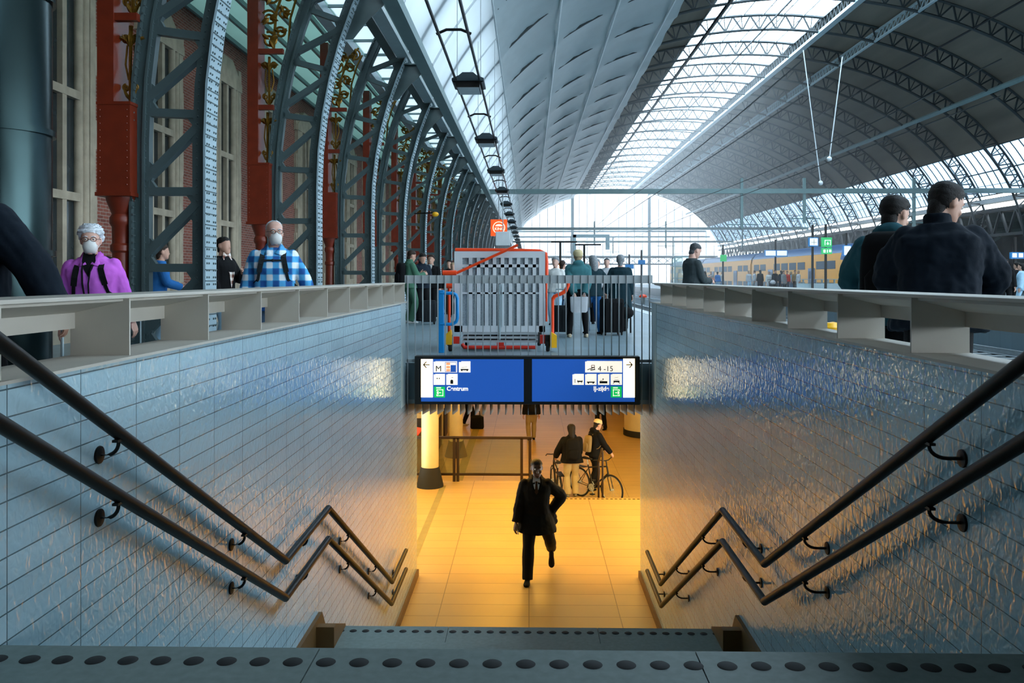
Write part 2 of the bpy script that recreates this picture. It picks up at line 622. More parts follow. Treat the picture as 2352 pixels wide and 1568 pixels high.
def parapet(side):
    s = -1 if side == 'left' else 1
    xi = WX0 if s < 0 else WX1
    lab = {'left': 'grey metal box-bay parapet along the left tiled stair wall',
           'right': 'grey metal box-bay parapet along the right tiled stair wall'}[side]
    t = thing('parapet', lab, 'parapet', (xi, Y0, 0))
    X = lambda d: s * d
    L = YE - Y0
    st0 = -1.9
    b = MB()
    b.box(min(0, X(.26)), max(0, X(.26)), st0, L, 1.082, 1.098)
    b.build('top_plate', M['parapet'], t, bevel=0.003)
    b = MB()
    b.prism([(X(0.03), 1.082), (X(0.25), 1.03), (X(0.25), 1.018), (X(0.03), 1.07)], 'y', st0, L)
    b.box(min(X(.235), X(.25)), max(X(.235), X(.25)), st0, L, 0.955, 1.03)
    b.build('back_rail', M['parapet'], t)
    b = MB()
    b.box(min(X(-.025), X(.26)), max(X(-.025), X(.26)), st0, L, 0.83, 0.842)
    b.build('sill', M['parapet'], t)
    off = {'left': 0.88, 'right': 1.065}[side]
    for k in range(-2, 11):
        y = off + 0.88 * k
        if y > L - 0.01:
            continue
        b = MB()
        b.box(min(X(.004), X(.255)), max(X(.004), X(.255)), y - 0.006, y + 0.006, 0.842, 1.082)
        b.build('divider', M['parapet'], t)
    # body that carries it, on the platform side of the tiled wall
    b = MB()
    b.box(min(X(.122), X(.25)), max(X(.122), X(.25)), st0, L, 0.0, 0.83)
    b.build('plinth', M['steel'], t)
    return t


parapet('left')
parapet('right')

# ---------------------------------------------------------------- handrails


def handrail(side, lower):
    s = -1 if side == 'left' else 1
    x = -1.6 if s < 0 else 1.53
    xw = WX0 if s < 0 else WX1
    dz = -0.245 if lower else 0.0
    pts = [(x, 0.9, 0.965 + 1.0), (x, 2.57, 0.955), (x, 5.55, -0.69), (x, 6.74, -0.67), (x, 9.9, -2.39), (x, 11.02, -2.38)]
    pts[0] = (x, 0.9, 0.955 + 1.67 * 0.552)
    pts[0] = (x, 1.6, 0.955 + 0.97 * 0.552)
    pts = [V(p) + V((0, 0, dz)) for p in pts]
    if lower:
        pts[4] = V((x, 9.86, -2.39 - 0.24))
    which = 'lower' if lower else 'upper'
    t = thing('handrail', '%s of the two dark bronze handrails on the %s tiled stair wall' % (which, side), 'handrail', (0, 0, 0))
    r = 0.026
    b = MB()
    for i in range(len(pts) - 1):
        b.tube([pts[i], pts[i + 1]], r, 16)
        b.ball(pts[i + 1], r, 12, 8)
    b.build('rail', M['rail'], t)
    for y in (3.28, 4.75, 6.1, 7.5, 8.85, 10.45):
        for i in range(len(pts) - 1):
            if pts[i].y <= y <= pts[i + 1].y:
                k = (y - pts[i].y) / (pts[i + 1].y - pts[i].y)
                p = pts[i].lerp(pts[i + 1], k)
                break
        w = V((xw, y, p.z - 0.085))
        b = MB()
        dx = (xw - x)
        arm = [w, w.lerp(V((x, y, w.z)), 0.45)]
        c = V((x + dx * 0.55, y, w.z))
        for a in range(0, 7):
            an = a / 6 * pi / 2
            arm.append(V((x + dx * 0.55 - sin(an) * dx * 0.55, y, w.z + (1 - cos(an)) * 0.05)))
        arm.append(p - V((0, 0, r * 0.8)))
        b.tube(arm, 0.0075, 8)
        b.box(p.x - 0.012, p.x + 0.012, p.y - 0.03, p.y + 0.03, p.z - r - 0.006, p.z - r + 0.004)
        br = b.build('bracket', M['bracket'], t)
        b = MB()
        b.lathe([(0.0, 0.0), (0.034, 0.0), (0.036, 0.004), (0.034, 0.009), (0.012, 0.012)], 18, w, 'x')
        o = b.build('wall_plate', M['bracket'], br)
        if s > 0:
            b2 = MB()
            b2.lathe([(0.0, 0.0), (0.034, 0.0), (0.036, -0.004), (0.034, -0.009), (0.012, -0.012)], 18, w, 'x')
            o.data = b2.mesh('wall_plate', M['bracket'])
    return t


for sd in ('left', 'right'):
    for lw in (False, True):
        handrail(sd, lw)

# ---------------------------------------------------------------- railing with fins, sign box
rt = thing('railing', 'grey flat-bar balustrade across the far end of the stairwell above the blue signs', 'railing', (0, YE, 0))
b = MB()
b.box(WX0 - 0.01, WX1 + 0.01, 0.012, 0.03, 1.09, 1.2)
b.build('top_band', M['steel'], rt)
b = MB()
b.box(WX0, WX1, 0.0, 0.05, 0.02, 0.06)
b.build('bottom_bar', M['steel'], rt)
nb = 33
fin0 = None
for i in range(nb):
    x = WX0 + 0.03 + i * (WX1 - WX0 - 0.06) / (nb - 1)
    if fin0 is None:
        b = MB()
        b.box(-0.006, 0.006, 0.0, 0.05, -0.6, 1.2)
        b.box(-0.006, 0.006, -0.006, 0.012, 1.085, 1.2)
        b.prism([(0.0, -0.69), (0.0, -0.55), (0.8, -0.565), (0.8, -0.765)], 'x', -0.005, 0.005)
        fin0 = b.build('flat_bar', M['steel'], rt, loc=(x, 0, 0))
    else:
        c = fin0.copy()
        COL.objects.link(c)
        c.parent = rt
        c.location = (x, 0, 0)
# ================================================================ SIGN BOX


def text_mesh(body, size, m, depth=0.002, bold=0.0, align='LEFT'):
    cu = bpy.data.curves.new('text', 'FONT')
    cu.body = body
    cu.size = size
    cu.extrude = depth
    cu.offset = bold
    cu.align_x = align
    o = bpy.data.objects.new('text', cu)
    COL.objects.link(o)
    dg = bpy.context.evaluated_depsgraph_get()
    me = bpy.data.meshes.new_from_object(o.evaluated_get(dg))
    bpy.data.objects.remove(o)
    me.materials.clear()
    me.materials.append(m)
    return me


def put_text(name, body, size, m, loc, parent, bold=0.0, rx=pi / 2, rz=0.0):
    o = put(name, text_mesh(body, size, m, 0.0015, bold), parent, 0, loc)
    o.rotation_euler = (rx, 0, rz)
    return o


E = {}
E['blue'] = mat('backlit sign blue', '#1d4c9c', 0.4, 0, 0.0, emit=0.75)
E['white'] = mat('backlit sign white', '#f3ead9', 0.4, 0, 0.0, emit=0.85)
E['strip'] = mat('backlit cream strip', '#f6dfae', 0.4, 0, 0.0, emit=2.8)
E['green'] = mat('backlit exit green', '#11b455', 0.4, 0, 0.0, emit=0.8)
E['orange'] = mat('backlit sign orange', '#e89a6a', 0.4, 0, 0.0, emit=0.8)
INK = mat('sign ink', '#16171c', 0.6, 0, 0)
SY = 11.30


def sp(px, py, y=SY):
    p = at(px, py, y)
    return p.x, p.z


sg = thing('direction_sign', 'wide box of two backlit blue way signs hung under the balustrade', 'sign', (0, SY, 0))
b = MB()
x0, z1 = sp(952, 818)
x1, z0 = sp(1470, 930)
b.box(x0, x1, 0.012, 0.19, z0, z1)
b.build('casing', M['dark'], sg, bevel=0.006)


def panel(px0, py0, px1, py1, d, m, name, par, r=0.0, notch=0.0):
    xa, za = sp(px0, py1)
    xb, zb = sp(px1, py0)
    b = MB()
    if notch:
        n = notch
        b.prism([(xa, za), (xb, za), (xb, zb), (xa + n * 1.6, zb), (xa + n * 1.6, zb - n * .5), (xa, zb - n * .5)], 'y', -d, 0.004 - d)
    else:
        b.box(xa, xb, -d, 0.004 - d, za, zb)
    return b.build(name, m, par)


# left board
lp = panel(967, 825, 1203, 922, -0.008, E['blue'], 'left_board', sg)
panel(967, 824.5, 994, 912, 0.001, E['strip'], 'arrow_strip', lp)
panel(996, 829.5, 1050, 855, 0.001, E['white'], 'metro_tile', lp, notch=0.014)
panel(1054, 829.5, 1080.5, 855, 0.001, E['white'], 'pictogram_tile', lp, notch=0.02)
panel(996, 858.5, 1022, 883.5, 0.001, E['white'], 'pictogram_tile', lp, notch=0.014)
panel(1025, 858.5, 1051, 883.5, 0.001, E['white'], 'pictogram_tile', lp, notch=0.014)
panel(997, 888, 1022, 912.5, 0.001, E['green'], 'exit_tile', lp)
# right board
rp = panel(1222, 825, 1458, 922, -0.008, E['blue'], 'right_board', sg)
panel(1431.5, 823.5, 1458, 912.5, 0.001, E['strip'], 'arrow_strip', rp)
panel(1344, 829, 1429, 855, 0.001, E['white'], 'platform_tile', rp, notch=0.014)
for k in range(4):
    panel(1315 + k * 29.2, 858.5, 1341 + k * 29.2, 883.5, 0.001, E['white'], 'pictogram_tile', rp, notch=0.014)
panel(1403, 887.5, 1428, 912.5, 0.001, E['green'], 'exit_tile', rp)


def ink(name, shapes, par, m=INK, d=0.004):
    """shapes in photo pixels: ('l',x0,y0,x1,y1,w) strokes, ('r',x0,y0,x1,y1) filled boxes"""
    b = MB()
    for s in shapes:
        if s[0] == 'r':
            xa, za = sp(s[1], s[4])
            xb, zb = sp(s[3], s[2])
            b.box(xa, xb, -d, 0.002 - d, za, zb)
        elif s[0] == 'l':
            xa, za = sp(s[1], s[2])
            xb, zb = sp(s[3], s[4])
            w = s[5] / 172.6
            dx, dz = xb - xa, zb - za
            l = hypot(dx, dz)
            nx, nz = -dz / l * w / 2, dx / l * w / 2
            b.prism([(xa + nx, za + nz), (xb + nx, zb + nz), (xb - nx, zb - nz), (xa - nx, za - nz)], 'y', -d, 0.002 - d)
    return b.build(name, m, par)


ink('arrow', [('l', 973, 837.3, 987, 837.3, 2.2), ('l', 972.6, 837.3, 979.6, 830.3, 2.2), ('l', 972.6, 837.3, 979.6, 844.3, 2.2)], lp)
ink('arrow', [('l', 1438, 837.3, 1452, 837.3, 2.2), ('l', 1452.4, 837.3, 1445.4, 830.3, 2.2), ('l', 1452.4, 837.3, 1445.4, 844.3, 2.2)], rp)
ink('metro_map', [('r', 1022.5, 831, 1048.5, 832), ('r', 1022.5, 853, 1048.5, 854), ('r', 1022.5, 831, 1023.5, 854), ('r', 1047.5, 831, 1048.5, 854), ('r', 1035, 838, 1047, 853)], lp, E['blue'])
ink('metro_lines', [('r', 1025, 832.5, 1034, 838), ('r', 1025, 840, 1034, 845.5), ('r', 1025, 847, 1034, 852.5)], lp, E['orange'])
ink('pictogram', [('r', 1058, 847, 1076, 850), ('r', 1059.5, 850, 1062, 852), ('r', 1072, 850, 1074.5, 852), ('l', 1060, 843.5, 1073, 842.5, 0.6)], lp)
ink('pictogram', [('r', 1003, 867.5, 1005.5, 870), ('r', 1008, 867.5, 1010, 870)], lp)
ink('pictogram', [('r', 1034.5, 873, 1041, 881), ('r', 1036, 871.5, 1039.5, 873), ('l', 1036.5, 867, 1041, 866.5, 0.8)], lp)
ink('exit_pictogram', [('r', 1003, 894, 1018, 895.5), ('r', 1016.5, 894, 1018, 909), ('r', 1003, 907.5, 1018, 909), ('r', 1003, 894, 1004.5, 898.5), ('r', 1003, 904.5, 1004.5, 909),
                       ('l', 1004, 901.5, 1013, 901.5, 1.6), ('l', 1003.6, 901.5, 1007.5, 897.6, 1.6), ('l', 1003.6, 901.5, 1007.5, 905.4, 1.6), ('r', 1002, 889.2, 1013, 891.6)], lp, E['white'])
ink('exit_pictogram', [('r', 1408, 894, 1423, 895.5), ('r', 1408, 894, 1409.5, 909), ('r', 1408, 907.5, 1423, 909), ('r', 1421.5, 894, 1423, 898.5), ('r', 1421.5, 904.5, 1423, 909),
                       ('l', 1413, 901.5, 1422, 901.5, 1.6), ('l', 1422.4, 901.5, 1418.5, 897.6, 1.6), ('l', 1422.4, 901.5, 1418.5, 905.4, 1.6), ('r', 1408, 889.2, 1419, 891.6)], rp, E['white'])
ink('train_pictogram', [('l', 1349, 849, 1366, 843, 1.6), ('l', 1356, 849.5, 1367, 848, 2.2)], rp)
ink('train_front', [('r', 1358, 838, 1366, 839.2), ('r', 1358, 838, 1359.2, 847), ('r', 1364.8, 838, 1366, 847), ('r', 1358, 842.5, 1366, 844)], rp, mat('sign red ink', '#a33a32', 0.5, 0, 0))
ink('pictogram', [('l', 1320.5, 870, 1320.5, 879, 1.2), ('r', 1326, 874, 1338, 877), ('l', 1326, 872.5, 1329, 880, 1.0), ('l', 1338, 872.5, 1335, 880, 1.0)], rp)
ink('pictogram', [('r', 1348, 876, 1366, 878.6), ('r', 1350, 878.6, 1353, 880.6), ('r', 1361, 878.6, 1364, 880.6)], rp)
ink('pictogram', [('r', 1377, 875, 1395, 880), ('r', 1384, 869, 1386.5, 871.5), ('l', 1378, 874, 1386, 872.4, .8)], rp)
ink('pictogram', [('r', 1409, 874, 1423, 877.5), ('l', 1408, 880.5, 1412, 877, 1.2), ('l', 1424, 880.5, 1420, 877, 1.2), ('l', 1411, 872, 1421, 872, .8), ('l', 1412, 867, 1420, 866, .5)], rp)
xa, za = sp(1000, 852.5)
put_text('lettering', 'M', 0.108, INK, (xa, -0.005, za), lp, 0.0)
xa, za = sp(1026, 896.5)
put_text('lettering', 'Centrum', 0.078, E['white'], (xa, -0.003, za), lp, 0.0022)
xa, za = sp(1363, 896.5)
put_text('lettering', 'IJ-zijde', 0.078, E['white'], (xa, -0.003, za), rp, 0.0022)
xa, za = sp(1373, 852)
put_text('lettering', '4 -15', 0.098, INK, (xa, -0.005, za), rp, 0.0)

# ================================================================ WHEELCHAIR LIFT
LY = 13.55
lf = thing('wheelchair_lift', 'grey panelled mobile platform lift with orange tubes and yellow wheel guards, behind the balustrade', 'lift', (0, LY, 0))


def lp2(px, py, y=LY):
    p = at(px, py, y)
    return p.x, p.z


def lbox(mb, px0, py0, px1, py1, y0, y1):
    xa, za = lp2(px0, py1)
    xb, zb = lp2(px1, py0)
    mb.box(xa, xb, y0, y1, za, zb)


b = MB()
lbox(b, 1044, 577, 1252, 592, -0.03, 0.03)
lbox(b, 1044, 592, 1062, 762, -0.03, 0.03)
lbox(b, 1238, 592, 1252, 762, -0.03, 0.03)
lbox(b, 1062, 607, 1238, 614, -0.02, 0.02)
lbox(b, 1062, 671, 1238, 675, -0.02, 0.02)
lbox(b, 1044, 748, 1252, 762, -0.03, 0.03)
for k in range(9):
    x = 1077 + k * 18.3
    lbox(b, x, 592, x + 8, 748, -0.02, 0.02)
b.build('panel_frame', M['lift'], lf)
b = MB()
lbox(b, 1055, 588, 1242, 755, 0.025, 0.035)
b.build('perforated_panel', M['mesh'], lf)
b = MB()
lbox(b, 1147, 652, 1150, 780, -0.05, -0.03)
lbox(b, 1152, 652, 1154, 750, -0.05, -0.03)
b.build('bolt_rod', M['steel_light'], lf)
b = MB()
for yy in (763, 772, 781):
    lbox(b, 1062, yy, 1236, yy + 5, -0.03, 0.9)
b.build('platform_base', M['steel'], lf)
# side panels behind, top box
b = MB()
xa, za = lp2(1046, 760)
xb, zb = lp2(1250, 580)
b.box(xa, xa + 0.03, 0.04, 1.15, za, zb)
b.box(xb - 0.03, xb, 0.04, 1.15, za, zb)
b.build('side_panel', M['lift'], lf)
b = MB()


def ltube(mb, pts, r, y):
    mb.tube([(lp2(px, py)[0], y, lp2(px, py)[1]) for px, py in pts], r, 12)


ltube(b, [(1045, 573), (1180, 574), (1240, 576), (1254, 582), (1256, 600), (1256, 640)], 0.028, 0.06)
b.build('top_tube', M['orange'], lf)
b = MB()
ltube(b, [(1050, 627), (1190, 563)], 0.022, -0.13)
ltube(b, [(1019, 627), (1050, 627)], 0.045, -0.13)
b.build('lever_arm', M['orange'], lf)
b = MB()
ltube(b, [(1033, 628), (1033, 780)], 0.024, -0.1)
ltube(b, [(1027, 655), (1040, 655)], 0.05, -0.1)
b.build('mast', M['orange'], lf)
b = MB()
ltube(b, [(1255, 640), (1255, 738)], 0.016, -0.02)
ltube(b, [(1268, 766), (1268, 688), (1273, 680), (1288, 674), (1298, 668), (1304, 655), (1304, 640)], 0.03, -0.12)
b.build('push_handle', M['orange'], lf)
b = MB()
ltube(b, [(1066, 796), (1232, 796)], 0.03, -0.12)
ltube(b, [(1062, 788), (1068, 796)], 0.03, -0.12)
lbox(b, 1142, 785, 1158, 800, -0.14, -0.1)
RL = mat('red lacquer', '#c22610', 0.4)
b.build('tow_bar', RL, lf)
for q0 in ((1042, 772, 1056, 788), (1240, 768, 1254, 788)):
    b = MB()
    lbox(b, *q0, -0.12, -0.02)
    b.build('corner_block', RL, lf)
b = MB()
xa, za = lp2(1027, 789)
xb, zb = lp2(1040, 756)
b.prism([(xa, za), (xb, za), (xb, za + .12), (xb - .015, zb), (xa, zb - .06)], 'y', -0.22, -0.02)
b.build('wheel_guard', M['yellow'], lf)
b = MB()
xa, za = lp2(1263, 796)
xb, zb = lp2(1278, 760)
b.prism([(xa, za), (xb, za), (xb, zb - .06), (xa + .015, zb), (xa, zb - .02)], 'y', -0.22, -0.02)
b.build('wheel_guard', M['yellow'], lf)
for px, yy in ((1036, -0.1), (1258, -0.1), (1062, 1.0), (1240, 1.0)):
    b = MB()
    xa, _ = lp2(px, 800)
    b.lathe([(0.02, -0.03), (0.075, -0.03), (0.085, -0.015), (0.085, 0.015), (0.075, 0.03), (0.02, 0.03)], 20, (xa, yy, 0.086), 'x')
    b.box(xa - 0.045, xa + 0.045, yy - 0.03, yy + 0.03, 0.09, 0.26)
    b.build('caster', M['black'], lf)
# separate blue post
bp = thing('bollard_post', 'bright blue upright post with a looped handle left of the grey lift', 'post', (0, 13.2, 0))
b = MB()
xa, za = lp2(1008, 815, 13.2)
xb, zb = lp2(1020, 666, 13.2)
b.box(xa, xb, -0.05, 0.05, 0.0, zb)
b.build('post', M['blue'], bp, bevel=0.006)
b = MB()
hp = [(1012, 673), (1040, 673), (1048, 677), (1051, 686), (1051, 730), (1048, 739), (1040, 744), (1012, 744)]
b.tube([(lp2(px, py, 13.2)[0], -0.03, lp2(px, py, 13.2)[1]) for px, py in hp], 0.026, 12)
b.build('loop_handle', M['blue'], bp)
# ================================================================ TRAIN SHED
XC, ZC, AX, BZ = 15.0, 3.0, 19.3, 13.67
EYZ = 1.17


def el(th, off=0.0):
    return XC + (AX + off) * cos(th), ZC + (BZ + off) * sin(th)


def th_at(q, off=0.0):
    """angle on the vault whose sight ratio sideways / above-eye is q"""
    lo, hi = 0.02, pi - 0.02
    for _ in range(60):
        m = (lo + hi) / 2
        x, z = el(m, off)
        if (z - EYZ) > 0 and x / (z - EYZ) > q:
            lo = m
        else:
            hi = m
    return (lo + hi) / 2


TH_RB = th_at(5.6, 0.95)      # right glazing, lower edge
TH_RT = th_at(3.53, 0.95)     # right glazing, upper edge
TH_SR = th_at(1.19)           # skylight right edge
TH_SL = th_at(0.73)           # skylight left edge
TH_LT = th_at(-0.147)         # left glazing, upper edge
TH_LB = pi - math.asin((7.35 - ZC) / BZ)
TH_P = [th_at(q) for q in (0.107, 0.319, 0.518)]
TH_RP = [th_at(q) for q in (1.466, 1.785, 2.48)]
BAY = 6.0
NB = 24
Y1 = 11.4
YS, YEND = -40.0, Y1 + BAY * (NB - 0)    # shell extent


def shell(name, ta, tb, off, m, ya, yb, n=24, thick=0.06, ny=1):
    b = MB()
    rings = []
    for i in range(n + 1):
        t = ta + (tb - ta) * i / n
        xa, za = el(t, off)
        xb, zb = el(t, off + thick)
        rings.append([(xa, ya, za), (xa, yb, za), (xb, yb, zb), (xb, ya, zb)])
    b.loft(rings)
    return b.build(name, m)


def setk(o, kind='structure'):
    o['kind'] = kind
    return o


YSKY = -39.9
setk(shell('ceiling_right', TH_RT, TH_SR, 0.95, M['clad'], YS, YEND, 28))
setk(shell('ceiling_left', TH_SL, TH_LT, 0.95, M['clad'], YS, YEND, 24))
setk(shell('ceiling_eaves_near', TH_LT, TH_LB, 0.95, M['clad'], YS, 8, 8))
setk(shell('ceiling_eaves_right', TH_RB, TH_RT, 0.95, M['clad'], YS, 20, 8))


def glazed(name, ta, tb, off, ya, yb, n, bar, step, m, mbar):
    """glass roof with its glazing bars as one window of the setting"""
    o = shell(name, ta, tb, off, m, ya, yb, n, 0.012)
    setk(o)
    b = MB()
    y = ya
    while y <= yb + 0.01:
        pts = [V((el(ta + (tb - ta) * i / n, off - 0.03)[0], y, el(ta + (tb - ta) * i / n, off - 0.03)[1])) for i in range(n + 1)]
        for i in range(n):
            b.bar(pts[i], pts[i + 1], 0.05, 0.06, (0, 1, 0))
        y += step
    for k in range(bar + 1):
        t = ta + (tb - ta) * k / bar
        x, z = el(t, off - 0.03)
        b.bar((x, ya, z), (x, yb, z), 0.06, 0.08)
    b.build('glazing_bars', mbar, o)
    return o


glazed('window_1', TH_SR, TH_SL, 0.95, YSKY, YEND, 8, 6, 1.5, M['glass'], M['white'])  # skylight bars coloured white to imitate the bloom around them
glazed('window_2', TH_RB, TH_RT, 0.95, 20, YEND, 6, 2, 1.0, M['frost_eaves'], M['archfar'])
glazed('window_3', TH_LT, TH_LB, -0.13, 8, YEND, 8, 1, 6.0, M['frost'], M['white'])

# silver sheet drawn under the ribs of the left slope, with a dent at each rib
b = MB()
nt_, NYS = 34, 25 * 8
ta, tb = TH_LT, th_at(0.56)
rows = []
ys0, ys1 = -6.6, YEND
for j in range(int((ys1 - ys0) / 0.75) + 1):
    y = ys0 + 0.75 * j
    ph = ((y - Y1) / BAY) % 1.0
    row = []
    for i in range(nt_ + 1):
        t = ta + (tb - ta) * i / nt_
        pil = 0.20 * sin(pi * ph) ** 0.7
        k = min([abs(t - p) for p in TH_P] + [abs(t - ta), abs(t - tb)])
        sag = 0.16 * min(1, k / 0.09)
        off = -0.13 + pil * 0.6 + sag * 0.8 + 0.03 * sin(i * 2.3 + j * 1.7)
        x, z = el(t, off)
        row.append((x, y, z))
    rows.append(row)
vs = [p for r in rows for p in r]
n = nt_ + 1
fs = [(j * n + i, j * n + i + 1, (j + 1) * n + i + 1, (j + 1) * n + i) for j in range(len(rows) - 1) for i in range(nt_)]
b.add(vs, fs)
setk(b.build('ceiling_sheet', M['sheet'], None, 80))

# long purlins of the vault -----------------------------------------------------


def purlin(t, off, w, h, m, label, name='roof_purlin', lattice=False, ya=10.0, yb=YEND):
    x, z = el(t, off)
    o = thing(name, label, 'purlin', (x, ya, z))
    nx, nz = cos(t), sin(t)
    b = MB()
    if lattice:
        d = 0.8
        L = yb - ya
        A = lambda y, k: V((nx * d * k, y, nz * d * k))
        b.bar(A(0, 0), A(L, 0), w, h, (nx, 0, nz))
        b.bar(A(0, 1), A(L, 1), w, h, (nx, 0, nz))
        b.build('chord', m, o)
        b = MB()
        k = 0
        y = 0.0
        while y + 0.6 <= L:
            b.bar(A(y, 0), A(y + 0.6, 1), 0.05, 0.05)
            b.bar(A(y + 0.6, 0), A(y + 0.6, 1), 0.05, 0.05)
            y += 0.6
        b.build('lattice_web', m, o)
    else:
        b.bar((0, 0, 0), (0, yb - ya, 0), w, h, (nx, 0, nz))
        b.build('beam', m, o)
    return o


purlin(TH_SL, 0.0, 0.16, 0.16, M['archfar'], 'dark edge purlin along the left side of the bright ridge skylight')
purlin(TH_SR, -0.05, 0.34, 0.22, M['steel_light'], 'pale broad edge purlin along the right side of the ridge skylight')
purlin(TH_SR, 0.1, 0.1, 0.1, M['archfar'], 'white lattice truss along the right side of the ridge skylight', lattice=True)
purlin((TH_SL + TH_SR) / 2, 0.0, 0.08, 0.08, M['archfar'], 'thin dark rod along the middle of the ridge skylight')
purlin(TH_RP[0], 0.0, 0.12, 0.12, M['steel_light'], 'pale lattice purlin under the right roof slope next to the skylight', lattice=True)
purlin(TH_RP[1], 0.0, 0.08, 0.08, M['dark'], 'dark thin purlin under the middle of the right roof slope')
purlin(TH_RP[2], 0.0, 0.26, 0.2, M['greenbeam'], 'green grey pipe-like purlin low on the right roof slope')
for i, t in enumerate(TH_P):
    purlin(t, -0.15, 0.1, 0.07, M['white'], ['lowest', 'middle', 'uppermost'][i] + ' of three white seams on the silver roof lining')

# ---------------------------------------------------------------- roof arches


def arch_tpl():
    A = {}
    off = 1.05
    base = [(-4.3, z) for z in (0.0, 0.75, 1.5, 2.25)]
    tl = pi
    inner = base + [el(pi - k * 0.055) for k in range(0, 49)]
    # continue down to the right springing
    while inner[-1][0] < XC + AX - 0.02 and len(inner) < 70:
        k = len(inner) - 4
        t = pi - k * 0.055
        if t < -0.02:
            break
        inner.append(el(max(t, 0)))
    def outer_of(p, i):
        a = V((inner[max(i - 1, 0)][0], inner[max(i - 1, 0)][1]))
        c = V((inner[min(i + 1, len(inner) - 1)][0], inner[min(i + 1, len(inner) - 1)][1]))
        d = (c - a).normalized()
        f = 1.0 if i < 16 else 0.86
        return (p[0] - d.y * off * f, p[1] + d.x * off * f)
    outer = [outer_of(p, i) for i, p in enumerate(inner)]
    return inner, outer


INN, OUT = arch_tpl()
NLEG = 13          # heavy riveted leg up to this index, light truss beyond


def P3(p, y=0.0):
    return V((p[0], y, p[1]))


def lerp2(a, b, k):
    return (a[0] + (b[0] - a[0]) * k, a[1] + (b[1] - a[1]) * k)


roof_arch = thing('roof_arch', 'x', 'arch', (0, Y1, 0), group='iron roof arches of the train shed')
nA = len(INN)
# inner flange: wide riveted plate facing the platform
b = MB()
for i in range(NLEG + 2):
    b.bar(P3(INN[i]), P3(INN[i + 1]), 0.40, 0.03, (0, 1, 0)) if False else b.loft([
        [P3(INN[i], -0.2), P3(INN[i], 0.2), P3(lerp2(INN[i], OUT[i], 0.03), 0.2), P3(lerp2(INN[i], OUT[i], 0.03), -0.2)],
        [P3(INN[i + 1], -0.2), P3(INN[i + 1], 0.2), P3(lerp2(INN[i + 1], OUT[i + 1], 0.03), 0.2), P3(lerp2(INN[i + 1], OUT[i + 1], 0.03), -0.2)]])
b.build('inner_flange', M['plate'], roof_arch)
# joint straps across the flange plate
b = MB()
for i in range(NLEG + 1):
    for k in range(5):
        f = (k + 0.5) / 5
        p = lerp2(INN[i], INN[i + 1], f)
        q = lerp2(OUT[i], OUT[i + 1], f)
        d = (V((q[0] - p[0], 0, q[1] - p[1]))).normalized()
        c = P3(p) - d * 0.004
        b.bar(c + V((0, -0.2, 0)), c + V((0, 0.2, 0)), 0.012, 0.012, d)
b.build('flange_seam', M['arch'], roof_arch)
# rivets
b = MB()
for i in range(NLEG):
    for k in range(8):
        f = (k + 0.5) / 8
        p = P3(lerp2(INN[i], INN[i + 1], f))
        q = P3(lerp2(OUT[i], OUT[i + 1], f))
        d = (q - p).normalized()
        for y in (-0.15, -0.08, 0.08, 0.15):
            b.ball(p - d * 0.002 + V((0, y, 0)), 0.016, 6, 3)
        for u in (0.07, 0.17):
            b.ball(p + d * u + V((0, -0.062, 0)), 0.016, 6, 3)
        for u in (0.97, 0.83):
            b.ball(p + d * (off_ if False else 1.05) * u + V((0, -0.062, 0)), 0.016, 6, 3)
        b.ball(q + V((0, -0.152, 0)) - d * 0.05, 0.016, 6, 3)
b.build('rivets', M['arch'], roof_arch)
# webs of the two chords of the leg
for nm, ka, kb in (('inner_web', 0.03, 0.22), ('outer_web', 0.78, 0.97)):
    b = MB()
    for i in range(NLEG + 2):
        A_, B_ = lerp2(INN[i], OUT[i], ka), lerp2(INN[i], OUT[i], kb)
        C_, D_ = lerp2(INN[i + 1], OUT[i + 1], ka), lerp2(INN[i + 1], OUT[i + 1], kb)
        b.loft([[P3(A_, -.06), P3(A_, .06), P3(B_, .06), P3(B_, -.06)], [P3(C_, -.06), P3(C_, .06), P3(D_, .06), P3(D_, -.06)]])
    b.build(nm, M['arch'], roof_arch)
b = MB()
for i in range(NLEG + 2):
    for ka, kb, w in ((0.97, 1.0, 0.15), (0.83, 0.86, 0.1)):
        A_, B_ = lerp2(INN[i], OUT[i], ka), lerp2(INN[i], OUT[i], kb)
        C_, D_ = lerp2(INN[i + 1], OUT[i + 1], ka), lerp2(INN[i + 1], OUT[i + 1], kb)
        b.loft([[P3(A_, -w), P3(A_, w), P3(B_, w), P3(B_, -w)], [P3(C_, -w), P3(C_, w), P3(D_, w), P3(D_, -w)]])
b.build('outer_flange', M['arch'], roof_arch)
# braces of the leg: level struts and rising diagonals with curved gussets
cum = [0]
for i in range(NLEG + 2):
    cum.append(cum[-1] + (V(INN[i + 1]) - V(INN[i])).length)


def along(s):
    for i in range(len(cum) - 1):
        if cum[i] <= s <= cum[i + 1]:
            k = (s - cum[i]) / (cum[i + 1] - cum[i])
            return lerp2(INN[i], INN[i + 1], k), lerp2(OUT[i], OUT[i + 1], k)
    return INN[NLEG + 2], OUT[NLEG + 2]


